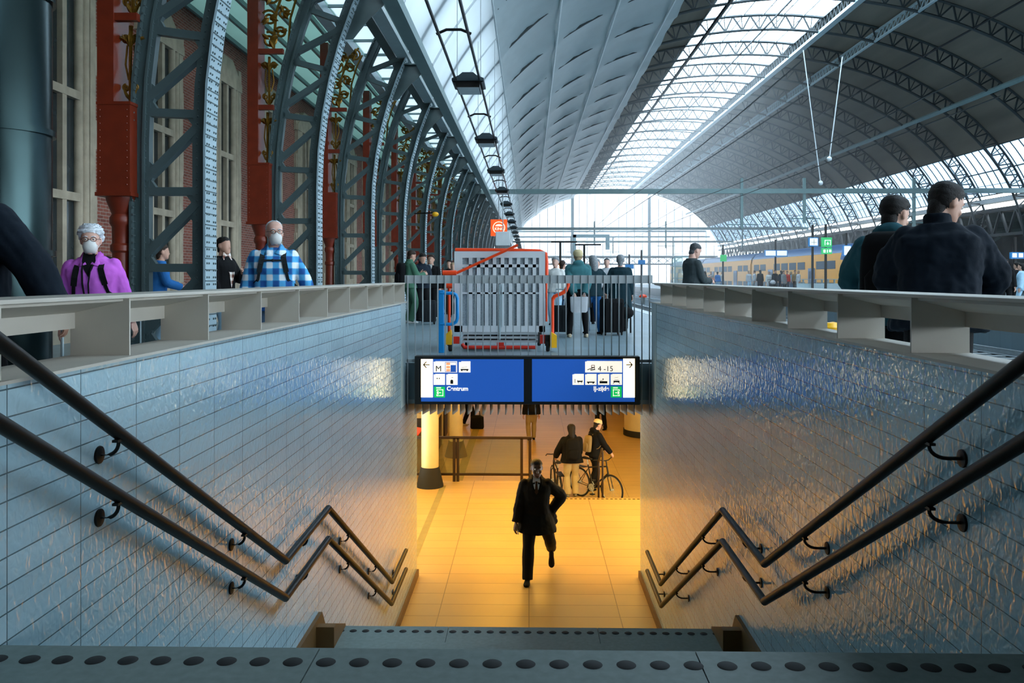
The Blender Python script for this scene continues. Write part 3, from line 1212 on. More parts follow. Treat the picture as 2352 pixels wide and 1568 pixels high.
s0, pitch = 0.27, 1.03
zz = [s0 + pitch * k for k in range(9)]
for k, s in enumerate(zz):
    if s > cum[-1] - 0.2:
        break
    p, q = along(s)
    b = MB()
    b.bar(P3(lerp2(p, q, 0.15)), P3(lerp2(p, q, 0.85)), 0.11, 0.12, (0, 1, 0))
    b.cur = 0
    b.build('strut', M['arch'], roof_arch)
    if s + pitch < cum[-1] - 0.1:
        p2, q2 = along(s + pitch)
        a = P3(lerp2(p, q, 0.84)) + V((0, 0, 0.16))
        c = P3(lerp2(p2, q2, 0.16)) - V((0, 0, 0.16))
        b = MB()
        b.bar(a, c, 0.11, 0.14, (0, 1, 0))
        dgo = b.build('diagonal', M['arch'], roof_arch)
        b = MB()
        for base, sg_, kk in ((a, 1, 0.80), (c, -1, 0.20)):
            pp, qq = along(s if sg_ > 0 else s + pitch)
            e = P3(lerp2(pp, qq, kk))
            b = MB()
            prof = [e, e + V((0, 0, sg_ * 0.42)), base + (c - a).normalized() * sg_ * 0.22, base + (c - a).normalized() * sg_ * 0.12 - V((0, 0, sg_ * 0.1)), P3(lerp2(pp, qq, kk - sg_ * 0.14))]
            b.add([x + V((0, -0.045, 0)) for x in prof] + [x + V((0, 0.045, 0)) for x in prof],
                  [tuple(range(5)), tuple(range(9, 4, -1))] + [(i, (i + 1) % 5, 5 + (i + 1) % 5, 5 + i) for i in range(5)])
            b.build('gusset', M['arch'], dgo)
        
# light truss over the hall
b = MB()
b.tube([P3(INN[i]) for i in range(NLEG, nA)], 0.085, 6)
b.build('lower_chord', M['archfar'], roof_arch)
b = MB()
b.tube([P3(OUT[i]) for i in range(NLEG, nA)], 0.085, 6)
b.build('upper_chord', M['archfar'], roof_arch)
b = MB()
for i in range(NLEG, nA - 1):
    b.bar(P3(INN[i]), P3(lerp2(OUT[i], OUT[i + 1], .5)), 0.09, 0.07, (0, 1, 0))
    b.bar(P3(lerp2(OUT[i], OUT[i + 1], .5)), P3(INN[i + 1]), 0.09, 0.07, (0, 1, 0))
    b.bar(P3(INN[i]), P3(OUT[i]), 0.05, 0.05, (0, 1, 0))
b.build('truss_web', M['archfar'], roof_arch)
# bracket plate that carries the fascia beam
zt = 7.02
pA = None
b = MB()
b.prism([(-3.42, zt), (-2.66, zt), (-2.66, zt - 0.07), (-2.95, zt - 0.22), (-3.3, zt - 0.55), (-3.62, zt - 0.95), (-3.78, zt - 0.95)], 'y', -0.02, 0.02)
b.prism([(-3.42, zt), (-2.66, zt), (-2.66, zt + 0.03), (-3.42, zt + 0.03)], 'y', -0.12, 0.12)
b.build('bracket', M['arch'], roof_arch)
roof_arch['label'] = 'riveted grey lattice roof arch nearest the stairs, behind the woman in purple'
arches = [roof_arch]
for n in range(1, NB):
    l = '%s riveted lattice roof arch along the brick facade, counted from the stairs' % ORD[n]
    if n == 1:
        l = 'second riveted lattice roof arch from the stairs, behind the man in the checked shirt'
    arches.append(copy_tree(roof_arch, l, (0, Y1 + BAY * n, 0)))

# longitudinal members at the head of the legs
b = MB()
b.box(-2.98, -2.66, 6, YEND, 6.78, 7.03)
struct('trim_fascia_beam', b, M['greenbeam'])
b = MB()
b.box(-3.62, -3.3, 6, YEND, 7.2, 7.34)
struct('trim_gutter_beam', b, M['steel_light'])
b = MB()
b.box(-3.95, -3.7, 6, YEND, 7.3, 7.6)
struct('trim_eaves_girder', b, M['arch'])
b = MB()
b.box(-5.15, -4.85, 9.3, YEND, 7.45, 7.7)
struct('trim_canopy_beam', b, M['steel_light'])
# side canopy glass between arches and facade
b = MB()
b.box(-4.85, -3.9, 8, YEND, 7.75, 7.77)
cg = struct('window_4', b, M['frost'])
b = MB()
y = 8.4
while y < YEND:
    b.box(-4.85, -3.9, y - 0.03, y + 0.03, 7.68, 7.75)
    y += 1.5
b.build('glazing_bars', M['greenbeam'], cg)
b = MB()
b.box(-8.4, -4.85, YS, 8, 7.74, 7.9)
b.box(-4.85, -3.4, YS, 8, 7.74, 7.9)
b.box(-3.9, -3.4, 8, YEND, 7.7, 7.8)
struct('ceiling_canopy', b, mat('grey green boarding', '#7f8f8a', 0.7))
b = MB()
b.box(-8.3, -4.85, 8, YEND, 7.78, 7.8)
cg = struct('window_31', b, M['frost_green'])
b = MB()
for k in range(5):
    b.box(-8.25 + k * .68, -8.17 + k * .68, 8, YEND, 7.66, 7.78)
b.build('glazing_bars', M['greenbeam'], cg)

# ---------------------------------------------------------------- red posts with gilded scrollwork


def spiral(c, r, turns, a0, dirn, y=0.0, n=26):
    return [V((c[0] + r * (1 - 0.85 * k / n) * cos(a0 + dirn * turns * 2 * pi * k / n), y, c[1] + r * (1 - 0.85 * k / n) * sin(a0 + dirn * turns * 2 * pi * k / n))) for k in range(n + 1)]


def leaf(b, p, ang, l, w):
    d = V((cos(ang), 0, sin(ang)))
    nn = V((-sin(ang), 0, cos(ang)))
    p = V(p)
    ring = [p, p + d * l * .35 + nn * w, p + d * l * .7 + nn * w * .8, p + d * l, p + d * l * .7 - nn * w * .8, p + d * l * .35 - nn * w]
    top = [q + V((0, -0.03, 0)) for q in ring]
    mid = p + d * l * 0.5 + V((0, -0.06, 0))
    vs = ring + [mid]
    b.add(vs, [(i, (i + 1) % 6, 6) for i in range(6)] + [(5, 4, 3, 2, 1, 0)])


rp_ = thing('iron_post', 'x', 'post', (0, Y1 - 0.05, 0), group='red iron posts along the facade')
b = MB()
b.box(-5.72, -5.28, -0.22, 0.22, 2.27, 3.5)
b.box(-5.72, -5.5, -0.22, 0.22, 3.5, 7.6)
for xx in (-5.68, -5.32):
    for k in range(12):
        b.ball((xx, -0.222, 2.4 + k * 0.09), 0.01, 5, 3)
b.build('box_shaft', M['red'], rp_)
b = MB()
b.box(-5.74, -5.26, -0.24, 0.24, 2.25, 2.3)
b.build('foot_plate', M['red'], rp_)
b = MB()
b.box(-5.73, -5.27, -0.23, 0.23, 3.46, 3.5)
b.build('collar', M['red'], rp_)
b = MB()
b.lathe([(0.16, 0), (0.16, 0.25), (0.12, 0.32), (0.115, 1.5), (0.14, 1.53), (0.14, 1.6), (0.115, 1.63), (0.12, 1.85), (0.15, 1.9), (0.15, 1.97), (0.12, 2.02), (0.19, 2.2), (0.2, 2.27)], 18, (-5.5, 0, 0))
b.build('round_column', M['red'], rp_)
b = MB()
for z_, xr in ((5.72, -5.0), (4.58, -5.2)):
    b = MB()
    b.box(-5.5, xr, -0.2, -0.1, z_, z_ + .1)
    b.build('crossbar', M['red'], rp_)


def ornament(name, x0, x1, z0, z1):
    b = MB()
    cx = (x0 + x1) / 2
    w = (x1 - x0)
    h = z1 - z0
    b.tube([(cx, 0, z0), (cx, -0.02, z0 + h * .4), (cx, 0, z1)], [0.03, 0.022, 0.03], 6)
    for sgn in (-1, 1):
        b.tube(spiral((cx + sgn * w * .26, z0 + h * .2), w * .2, 1.5, pi / 2, -sgn), 0.018, 5)
        b.tube(spiral((cx + sgn * w * .27, z1 - h * .16), w * .22, 1.6, -pi / 2, sgn), 0.02, 5)
        b.tube([(cx + sgn * w * .12, 0, z0 + h * .3), (cx + sgn * w * .3, 0, z0 + h * .5), (cx + sgn * w * .2, 0, z1 - h * .25)], 0.014, 5)
        for k in range(5):
            leaf(b, (cx, -0.02, z1 - h * .3 + k * h * 0.03), pi / 2 - sgn * (0.3 + k * 0.3), h * .2, w * .11)
        leaf(b, (cx, -0.02, z0 + h * .02), pi / 2 - sgn * 0.5, h * .2, w * .1)
    leaf(b, (cx, -0.03, z1 - h * .32), pi / 2, h * .3, w * .1)
    return b.build(name, M['gold'], rp_)


ornament('gilded_scroll', -5.49, -5.25, 3.52, 4.56)
ornament('gilded_scroll', -5.49, -5.18, 4.68, 5.7)
b = MB()
for (cx, cz, r) in ((-5.33, 6.05, .17), (-5.1, 6.2, .13), (-5.33, 6.5, .17), (-5.05, 6.6, .15), (-5.3, 6.95, .18), (-4.95, 6.95, .15), (-5.15, 7.3, .18), (-4.8, 7.3, .16)):
    b.tube(spiral((cx, cz), r, 1.6, random.random() * 6, random.choice((-1, 1))), 0.026, 5)
    for k in range(4):
        leaf(b, (cx, -0.02, cz), random.random() * 6.28, r * 1.2, r * .28)
b.tube([(-5.25, 0, 5.85), (-5.2, 0, 6.6), (-5.0, 0, 7.2), (-4.7, 0, 7.5)], 0.03, 6)
b.tube([(-4.95, 0, 5.85), (-4.9, 0, 6.5), (-4.75, 0, 7.0), (-4.6, 0, 7.3)], 0.025, 6)
b.build('gilded_spandrel', M['gold'], rp_)
rp_['label'] = 'red iron post with gilded scrolls beside the arch nearest the stairs'
for n in range(1, 16):
    copy_tree(rp_, 'red iron post with gilded scrolls beside the %s roof arch from the stairs' % ORD[n], (0, Y1 - 0.05 + BAY * n, 0))

# unseen panel added over and behind the camera to darken the near stairs
b = MB()
b.box(-8.3, 9, -30, 3.0, 2.85, 3.05)
struct('ceiling_shade_panel', b, mat('shade panel', '#4c4a46', 0.8))
# ---------------------------------------------------------------- brick facade
b = MB()
b.box(-8.7, -8.3, YS, YEND, 0, 9.5)
struct('wall_facade', b, M['brick'])
b = MB()
b.box(-8.3, -8.2, -12, YEND, 0, 0.75)
struct('baseboard_facade', b, M['stone'])
GP = mat('leaded facade glass', '#2c3335', 0.15, 0, 0.2, 3)


def facade_window(n, yc, w):
    o = thing('window_%d' % n, None, None, (-8.3, yc, 0), kind='structure')
    b = MB()
    h = w / 2
    for s in (-1, 1):
        b.box(0, 0.12, s * h - 0.1, s * h + 0.1, 0.75, 7.0)
        for k in range(9):
            if k % 2 == 0:
                b.box(-0.02, 0.09, s * (h + 0.08) - 0.13, s * (h + 0.08) + 0.13, 0.8 + k * 0.7, 1.35 + k * 0.7)
    b.prism([(-h - 0.14, 6.4), (h + 0.14, 6.4), (h + 0.14, 6.6), (0.35, 7.15), (-0.35, 7.15), (-h - 0.14, 6.6)], 'x', 0, 0.14)
    b.box(0, 0.08, -h, h, 0.75, 1.1)
    b.build('stone_surround', M['stone'], o)
    b = MB()
    for y in (-h + 0.2, -h + 0.42, h - 0.2, h - 0.42):
        b.lathe([(0.12, 0.75), (0.12, 1.0), (0.085, 1.1), (0.085, 6.4)], 12, (0.06, y, 0))
    b.build('shaft', M['stone'], o)
    b = MB()
    b.box(0.0, 0.12, -0.07, 0.07, 1.1, 6.4)
    b.box(0.0, 0.13, -h + 0.4, h - 0.4, 2.55, 2.7)
    b.box(0.0, 0.13, -h + 0.4, h - 0.4, 4.4, 4.55)
    b.build('mullion', M['stone'], o)
    b = MB()
    b.box(0.005, 0.02, -h + 0.1, h - 0.1, 1.1, 6.4)
    b.build('pane', GP, o)
    return o


w0 = facade_window(5, 10.75, 1.95)
for i in range(1, 16):
    c = copy_tree(w0, None, (-8.3, 10.75 + 4.05 * i, 0))
    c.name = 'window_%d' % (5 + i)

# ---------------------------------------------------------------- end gable and right side of the hall
GY = YEND + 0.6
b = MB()
pts = [el(pi - k * pi / 40, 1.0) for k in range(41)]
poly = [(pts[0][0], 0.0)] + pts + [(pts[-1][0], 0.0)]
b.add([(x, GY, z) for x, z in poly], [tuple(range(len(poly)))])
gw = struct('window_30', b, M['frost_gable'])
b = MB()
for i in range(-13, 14):
    x = XC + i * 1.45
    zt_ = ZC + (BZ + .4) * sqrt(max(0, 1 - ((x - XC) / (AX + .4)) ** 2))
    b.box(x - 0.05, x + 0.05, GY - 0.1, GY, 0, zt_)
for z in (5.0, 8.6, 9.6):
    hw = (AX + .4) * sqrt(max(0, 1 - ((z - ZC) / (BZ + .4)) ** 2)) if z > ZC else AX
    b.box(XC - hw, XC + hw, GY - 0.25, GY, z - 0.15, z + 0.15)
for x in (XC - 7, XC + 7):
    b.box(x - 0.25, x + 0.25, GY - 0.3, GY, 0, ZC + BZ * sqrt(1 - (7 / AX) ** 2))
b.build('mullion', M['steel_light'], gw)
gl = thing('lattice_girder', 'white lattice girder low across the far glazed gable', 'girder', (XC, GY - 0.8, 3.6))
b = MB()
b.box(-19, 19, -0.1, 0.1, 1.1, 1.35)
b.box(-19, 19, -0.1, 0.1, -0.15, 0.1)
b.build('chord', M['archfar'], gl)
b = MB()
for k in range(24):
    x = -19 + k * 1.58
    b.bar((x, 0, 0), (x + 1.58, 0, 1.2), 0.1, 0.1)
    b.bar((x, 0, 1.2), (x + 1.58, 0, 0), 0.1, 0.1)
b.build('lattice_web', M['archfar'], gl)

# right aisle: columns, lattice girder and low roof beyond the last track
XR = XC + AX + 0.3
gt = thing('lattice_girder', 'dark lattice girder on columns under the right-hand glazing, beyond the yellow train', 'girder', (XR, 24, 0))
b = MB()
L = YEND - 24
b.box(-0.12, 0.12, 0, L, 6.0, 6.25)
b.box(-0.12, 0.12, 0, L, 4.2, 4.4)
b.build('chord', M['archfar'], gt)
b = MB()
y = 0
while y + 2 < L:
    b.bar((0, y, 4.3), (0, y + 1, 6.1), 0.16, 0.14)
    b.bar((0, y + 1, 6.1), (0, y + 2, 4.3), 0.16, 0.14)
    y += 2
b.build('lattice_web', M['archfar'], gt)
b = MB()
b.box(-0.25, 0.35, 0, L, 6.7, 7.05)
b.build('gutter', M['white'], gt)
cl = thing('aisle_column', 'x', 'column', (XR, 30, 0), group='columns of the right aisle')
b = MB()
b.box(-0.2, 0.2, -0.2, 0.2, 0, 4.19)
b.build('shaft', mat('brown column paint', '#54493c', 0.6), cl)
b = MB()
b.bar((0, 0, 3.2), (-1.6, 0, 4.3), 0.16, 0.16)
b.bar((0, 0, 3.2), (1.6, 0, 4.3), 0.16, 0.16)
b.build('knee_brace', M['arch'], cl)
cl['label'] = 'nearest brown column of the right aisle, at the right edge'
for n in range(1, 10):
    copy_tree(cl, '%s brown column of the right aisle beyond the far platform' % ORD[n], (XR, 30 + 12 * n, 0))
b = MB()
b.box(XR + 0.5, XR + 16, 20, YEND, 6.2, 6.4)
struct('ceiling_aisle', b, M['clad'])
b = MB()
b.box(XR + 16, XR + 16.3, 20, YEND, -1, 6.4)
struct('wall_aisle', b, mat('aisle wall', '#77818a', 0.7, 0, 0.3, 0.4))
b = MB()
for k in range(18):
    b.box(XR + 0.5, XR + 16, 24 + 7 * k, 24.25 + 7 * k, 5.5, 6.2)
    b.bar((XR + .3, 24.1 + 7 * k, 4.4), (XR + 8, 24.1 + 7 * k, 5.6), 0.2, 0.2)
struct('trim_aisle_beams', b, M['arch'])
# hall floor level of tracks, far platforms
b = MB()
b.box(4.07, 13.5, YS, YEND + 12, -1.1, -0.85)
b.box(23, 28.5, YS, YEND + 12, -1.1, -0.85)
struct('ground_track_bed', b, M['ballast'])
b = MB()
b.box(13.5, 23, YS, YEND + 6, -1.1, 0)
b.box(28.5, XR + 16, YS, YEND + 6, -1.1, 0)
struct('floor_far_platform', b, M['platform'])
b = MB()
b.box(4.07, 4.2, -12, 150, -0.85, -0.2)
struct('wall_platform_edge', b, M['stone'])
b = MB()
b.box(-9, 36, YS - .4, YS, -1, 17)  # unseen end wall, added to keep daylight off the near end
struct('wall_back_added', b, mat('added back wall', '#6a6763', 0.8))
b = MB()
b.box(-60, 120, YEND + 12, 330, -1.4, -1.2)
b.box(-60, -8.8, -40, YEND + 12, -1.4, -1.2)
b.box(XR + 16.4, 120, -40, YEND + 12, -1.4, -1.2)
struct('ground_outside', b, M['ballast'])
# ================================================================ PLATFORM FITTINGS
# suspended lamp line over the platform: rods, crossbars and lamps
rodm = M['bracket']
for i, x in enumerate((-1.235, -0.83)):
    o = thing('suspension_rod', ['left', 'right'][i] + ' of the two long dark rods carrying the platform lamps', 'rod', (x, 6, 4.5))
    b = MB()
    L = YEND - 8 - 6
    b.tube([(0, 0, 0), (0, L, 0)], 0.022, 6)
    b.build('rod', rodm, o)
    for k in range(24):
        b = MB()
        b.tube([(0, 6 * k + 2.6, 0), (0.0, 6 * k + 2.6, 2.4)], 0.006, 4)
        b.build('hanger', M['steel'], o)
lampm = mat('lamp housing', '#37454a', 0.5, 0.3, 0.05)
pl = thing('platform_lamp', 'x', 'lamp', (-1.03, 14.6, 4.38), group='lamps hanging over the platform')
b = MB()
b.prism([(-0.27, 0.1), (0.27, 0.1), (0.27, 0.14), (0.15, 0.19), (0.09, 0.24), (-0.09, 0.24), (-0.15, 0.19), (-0.27, 0.14)], 'y', -0.35, 0.35)
b.build('housing', lampm, pl)
b = MB()
b.box(-0.2, 0.2, -0.3, 0.3, 0.0, 0.1)
b.build('lamp_box', M['bracket'], pl)
b = MB()
b.box(-0.18, 0.18, -0.28, 0.28, -0.006, 0.0)
b.build('diffuser', M['white'], pl)
b = MB()
for s in (-1, 1):
    b.tube([(s * 0.23, -0.3, 0.12), (s * 0.23, 0.3, 0.12)], 0.04, 8)
b.build('clamp', M['bracket'], pl)
pl['label'] = 'dark platform lamp nearest the stairs in the hanging row'
for n in range(1, 20):
    copy_tree(pl, '%s dark platform lamp from the stairs in the hanging row' % ORD[n], (-1.03, 14.6 + 6 * n, 4.38))
cbm = MB()
cbm.tube([(-0.24, 0, 0), (-0.1, 0, 0.06), (0.1, 0, 0.06), (0.24, 0, 0)], 0.02, 6)
cb = tag(cbm.build('lamp_crossbar', rodm, None, loc=(-1.03, 11.6, 4.5)), 'dark bent crossbar nearest the stairs between the lamp rods', 'crossbar', 'crossbars of the lamp row')
for n in range(1, 20):
    c = copy_tree(cb, '%s dark bent crossbar from the stairs between the lamp rods' % ORD[n], (-1.03, 11.6 + 6 * n, 4.5))

# overhead gantries across the tracks
def gantry(y, label, drops, x0=-4.4, z=7.13):
    o = thing('overhead_gantry', label, 'gantry', (0, y, z))
    b = MB()
    b.box(x0, XR - 0.6, -0.15, 0.15, -0.16, 0.16)
    b.build('crossbeam', M['greenbeam'], o)
    for x, h in drops:
        b = MB()
        b.box(x - 0.09, x + 0.09, -0.09, 0.09, -h, 0.9)
        b.tube([(x - 1.1, 0, -h + 0.3), (x + 1.1, 0, -h + 0.3)], 0.04, 6)
        b.build('dropper', M['greenbeam'], o)
    return o


gantry(59, 'nearest pale overhead gantry beam spanning the tracks under the vault', [(14.7, 2.6), (19.0, 2.2), (26.5, 2.5)])
gantry(104, 'middle pale overhead gantry beam spanning the tracks under the vault', [(8.0, 2.0), (16.7, 2.4), (26, 2.4)])
gantry(142, 'farthest pale overhead gantry beam in front of the glazed gable', [(7.0, 2.0), (14, 2.0), (24, 2.4)])
for i, (x, z) in enumerate(((6.4, 5.4), (6.4, 6.4), (11, 5.4), (11, 6.4), (25.4, 5.5), (25.4, 6.5))):
    b = MB()
    n = 48
    for k in range(n):
        ya, yb = 20 + k * 2.7, 22.7 + k * 2.7
        sg_ = lambda y: (0.0 if i % 2 == 0 else -0.35 * sin(pi * ((y - 14) % 45) / 45))
        b.bar((x, ya, z + sg_(ya)), (x, yb, z + sg_(yb)), 0.025, 0.025)
    tag(b.build('overhead_wire', M['bracket']), ['lower contact', 'upper carrier'][i % 2] + ' wire over the ' + ['nearest', 'second', 'train'][i // 2] + ' track', 'wire')
# thin white stay cables hanging from the skylight edge
for i, (pa, pb, y) in enumerate((((1845, 115), (1885, 420), 50), ((1935, 130), (1905, 365), 46))):
    b = MB()
    b.tube([at(pa[0], pa[1], y), at(pb[0], pb[1], y)], 0.03, 6)
    b.ball(at(pb[0], pb[1], y), 0.14, 8, 6)
    tag(b.build('stay_cable', M['white']), ['long', 'short'][i] + ' white cable hanging from the skylight edge on the right', 'cable')

# tracks
rl = MB()
rl.prism([(-0.07, 0), (0.07, 0), (0.07, 0.02), (0.02, 0.04), (0.02, 0.12), (0.036, 0.13), (0.036, 0.16), (-0.036, 0.16), (-0.036, 0.13), (-0.02, 0.12), (-0.02, 0.04), (-0.07, 0.02)], 'y', -6, 166)
rme = rl.mesh('track_rail', M['railsteel'])
k = 0
for tr, nm in ((6.4, 'nearest track'), (11.0, 'second track'), (25.5, 'track of the yellow train')):
    for s in (-1, 1):
        o = put('track_rail', rme, None, 0, (tr + s * 0.74, 0, -0.75))
        tag(o, '%s steel rail of the %s' % (['left', 'right'][(s + 1) // 2], nm), 'rail', 'steel rails')
sl = MB()
for tr in (6.4, 11.0, 25.5):
    for k in range(90):
        sl.box(tr - 1.25, tr + 1.25, 8 + k * 0.65, 8.24 + k * 0.65, -0.85, -0.752)
tag(sl.build('track_sleepers', M['sleeper']), 'grey concrete sleepers lying in the ballast under the rails', 'sleepers', kind='stuff')
# small yellow and orange trackside boxes
for px, py, y, x, m, lb in ((0, 0, 24.5, 8.7, M['yellow'], 'small yellow trackside marker seen through the right parapet bays'),
                            (0, 0, 65, 8.7, M['orange'], 'small orange trackside lamp beyond the balustrade')):
    t = thing('track_marker', lb, 'marker', (x, y, -0.85))
    b = MB()
    b.box(-0.14, 0.14, -0.14, 0.14, 0, 0.5)
    b.build('block', M['sleeper'], t)
    b = MB()
    b.lathe([(0.3, 0.5), (0.3, 0.6), (0.18, 0.72), (0.01, 0.75)], 14)
    b.build('dome_cap', m, t)

# ---------------------------------------------------------------- double-deck train
TX, TY0 = 24.0, 61.0
ym = mat('train yellow', '#f2a51c', 0.4, 0, 0.04, 1)
bm_ = mat('train blue', '#2f6296', 0.35, 0, 0.04, 1)
wm = mat('train window', '#27455a', 0.45, 0, 0.05, 1)
lt = mat('train light band', '#c9d3dc', 0.4, 0, 0.04, 1)
prof = [(0, -0.45), (0, 2.55), (0.12, 3.1), (0.45, 3.55), (0.95, 3.8), (1.9, 3.8), (2.4, 3.55), (2.75, 3.1), (2.85, 2.55), (2.85, -0.45)]
CARL = 26.0
tn = thing('train', 'yellow and blue double-deck train standing at the far platform', 'train', (TX, TY0, 0))
for c in range(3):
    ya = 5.0 + c * (CARL + 0.6)
    b = MB()
    b.prism([p for p in prof if p[1] <= 2.56][:2] + [(0.12, 3.1), (2.75, 3.1)] + prof[8:], 'y', ya, ya + CARL)
    body = b.build('car_body', ym, tn)
    b = MB()
    b.prism([(0.1, 3.08), (0.12, 3.12), (0.45, 3.57), (0.95, 3.82), (1.9, 3.82), (2.4, 3.57), (2.73, 3.12), (2.75, 3.08)], 'y', ya, ya + CARL)
    b.build('roof', bm_, body)
    for k in range(10):
        y = ya + 1.0 + k * 2.45
        if k in (2, 7):
            b = MB()
            b.box(-0.05, 0.0, y - 0.1, y + 1.5, -0.35, 1.95)
            b.build('door', bm_, body)
            b = MB()
            b.box(-0.06, -0.045, y + .1, y + 0.6, 0.6, 1.7)
            b.box(-0.06, -0.045, y + .8, y + 1.3, 0.6, 1.7)
            b.build('door_glass', wm, body)
            continue
        b = MB()
        b.box(-0.015, 0.02, y, y + 2.0, 1.85, 2.5)
        b.build('upper_window', wm, body)
        b = MB()
        b.box(-0.015, 0.02, y, y + 2.0, 0.05, 0.75)
        b.build('lower_window', wm, body)
    b = MB()
    b.box(-0.01, 0.02, ya, ya + CARL, -0.45, -0.1)
    b.build('sill_band', bm_, body)
    b = MB()
    b.box(0.15, 2.7, ya + CARL, ya + CARL + 0.6, -0.4, 3.3)
    b.build('gangway', M['dark'], body)
# rounded nose
b = MB()
rings = []
for k in range(9):
    u = k / 8.0
    s = 1 - (1 - u) ** 2.2
    zs = 0.55 + 0.45 * s
    xs = 0.72 + 0.28 * s
    rings.append([V((1.425 + (x - 1.425) * xs, 0.2 + u * 4.8, -0.45 + (z + 0.45) * zs)) for x, z in prof])
b.loft(rings)
nose = b.build('nose', bm_, tn)
b = MB()
b.prism([(3.4, -0.45), (5.01, -0.45), (5.01, 2.55), (4.3, 2.5), (3.7, 1.2)], 'x', -0.012, 0.03)
b.build('nose_side_flash', ym, nose)
b = MB()
b.prism([(0.42, 1.05), (1.2, 2.0), (1.26, 1.95), (0.48, 1.0)], 'x', 0.45, 2.4)
b.build('windscreen', M['dark'], nose)
b = MB()
for x in (0.65, 2.2):
    b.ball((x, 0.24, 0.45), (0.12, 0.06, 0.08), 8, 6)
b.build('headlamp', mat('lit headlamp', '#eaf6e6', 0.3, 0, 0, emit=2.5), nose)
b = MB()
b.prism([(3.3, -0.05), (4.6, -0.05), (4.6, 1.95), (3.9, 1.95)], 'x', -0.03, 0.02)
b.build('cab_door', lt, nose)

# ---------------------------------------------------------------- far platform fittings
b = MB()
sw = thing('stair_parapet', 'pale grey stair enclosure with a box-bay rim on the far platform', 'parapet', (20.2, 60.5, 0))
b.box(-1.2, 1.9, 0, 0.25, 0, 0.75)
b.build('wall', M['steel_light'], sw)
b = MB()
b.box(-1.2, 1.9, -.02, 0.3, 1.02, 1.06)
for k in range(8):
    b.box(-1.2 + k * 0.437, -1.16 + k * 0.437, 0, 0.28, 0.75, 1.02)
b.build('bay_rim', M['steel'], sw)


def screen_sign(px0, py0, px1, py1, y, label, m, n=1, post=True, frame=None, name='information_screen', cat='screen'):
    p0, p1 = at(px0, py1, y), at(px1, py0, y)
    o = thing(name, label, cat, ((p0.x + p1.x) / 2, y, 0))
    w = (p1.x - p0.x) / 2
    b = MB()
    b.box(-w, w, 0, 0.2, p0.z, p1.z)
    b.build('housing', frame or M['blue'], o)
    b = MB()
    for k in range(n):
        a = -w + 0.06 + k * (2 * w / n)
        b.box(a, a + 2 * w / n - 0.12, -0.02, 0.0, p0.z + 0.08, p1.z - 0.06)
    b.build('display', m, o)
    if post:
        b = MB()
        b.box(-0.07, 0.07, 0.2, 0.32, 0, p1.z + 0.9)
        b.build('post', M['bracket'], o)
    return o


SW = mat('lit screen white', '#dfe6ea', 0.4, 0, 0, emit=0.7)
SG = mat('lit sign green', '#27a95c', 0.4, 0, 0, emit=0.6)
screen_sign(1757, 574, 1809, 589, 72, 'pair of white departure screens in blue frames above the waiting group', SW, 2)
e = screen_sign(1888, 545, 1911, 567, 58, 'green exit sign with a white arrow on a pole beside the train nose', SG, 1, True, SG, 'exit_sign', 'sign')


def flat_marks(par, y, marks, m, d=0.03, name='symbol'):
    b = MB()
    for s in marks:
        a, c = at(s[0], s[3], y), at(s[2], s[1], y)
        b.box(a.x - par.location.x, c.x - par.location.x, -d, -d + 0.008, a.z, c.z)
    return b.build(name, m, par)


flat_marks(e, 58, [(1894, 551, 1908, 552.5), (1894, 551, 1895.5, 563), (1906.5, 551, 1908, 563), (1900, 555, 1902, 562), (1898, 559, 1904, 560.5)], SW)
e = screen_sign(1888, 569, 1911, 583, 57.6, 'small green sign of white pictograms below the exit sign', SG, 1, False, SG, 'exit_sign', 'sign')
flat_marks(e, 57.6, [(1891, 573, 1896, 580), (1899, 573, 1901, 580), (1904, 573, 1909, 579)], SW)
e = screen_sign(1858, 545, 1880, 566, 60, 'white platform number sign with blue edge on a dark pole', SW, 1, True)
flat_marks(e, 60, [(1863, 556, 1876, 556.8), (1869, 549, 1869.8, 562)], INK)
screen_sign(1655, 585, 1669, 600, 76, 'far green exit sign on a pole left of the waiting group', SG, 1, True, SG, 'exit_sign', 'sign')
screen_sign(2323, 579, 2352, 594, 50, 'white departure screens at the far right edge', SW, 2)
screen_sign(1937, 563, 1956, 588, 62, 'white sign beside the train nose, partly behind the backpack man', SW, 1, True)
# glass lift shaft on the far platform
gs = thing('glass_lift_shaft', 'pale teal glass lift shaft behind the man in the grey sweater', 'lift shaft', (13.7, 80, 0))
tealf = mat('teal frame paint', '#8fb3b6', 0.4)
b = MB()
for x in (0, 1.5):
    for y in (0, 1.5):
        b.box(x - 0.05, x + 0.05, y - 0.05, y + 0.05, 0, 3.1)
for z in (0.05, 1.1, 2.2, 3.1):
    b.box(0, 1.5, -0.05, 0.05, z - 0.04, z + 0.04)
    b.box(0, 1.5, 1.45, 1.55, z - 0.04, z + 0.04)
    b.box(-.05, .05, 0, 1.5, z - 0.04, z + 0.04)
    b.box(1.45, 1.55, 0, 1.5, z - 0.04, z + 0.04)
b.build('frame', tealf, gs)
b = MB()
b.box(0.02, 1.48, 0.0, 0.02, 0.05, 3.1)
b.box(0.0, 0.02, 0.02, 1.48, 0.05, 3.1)
b.build('pane', M['clear'], gs)
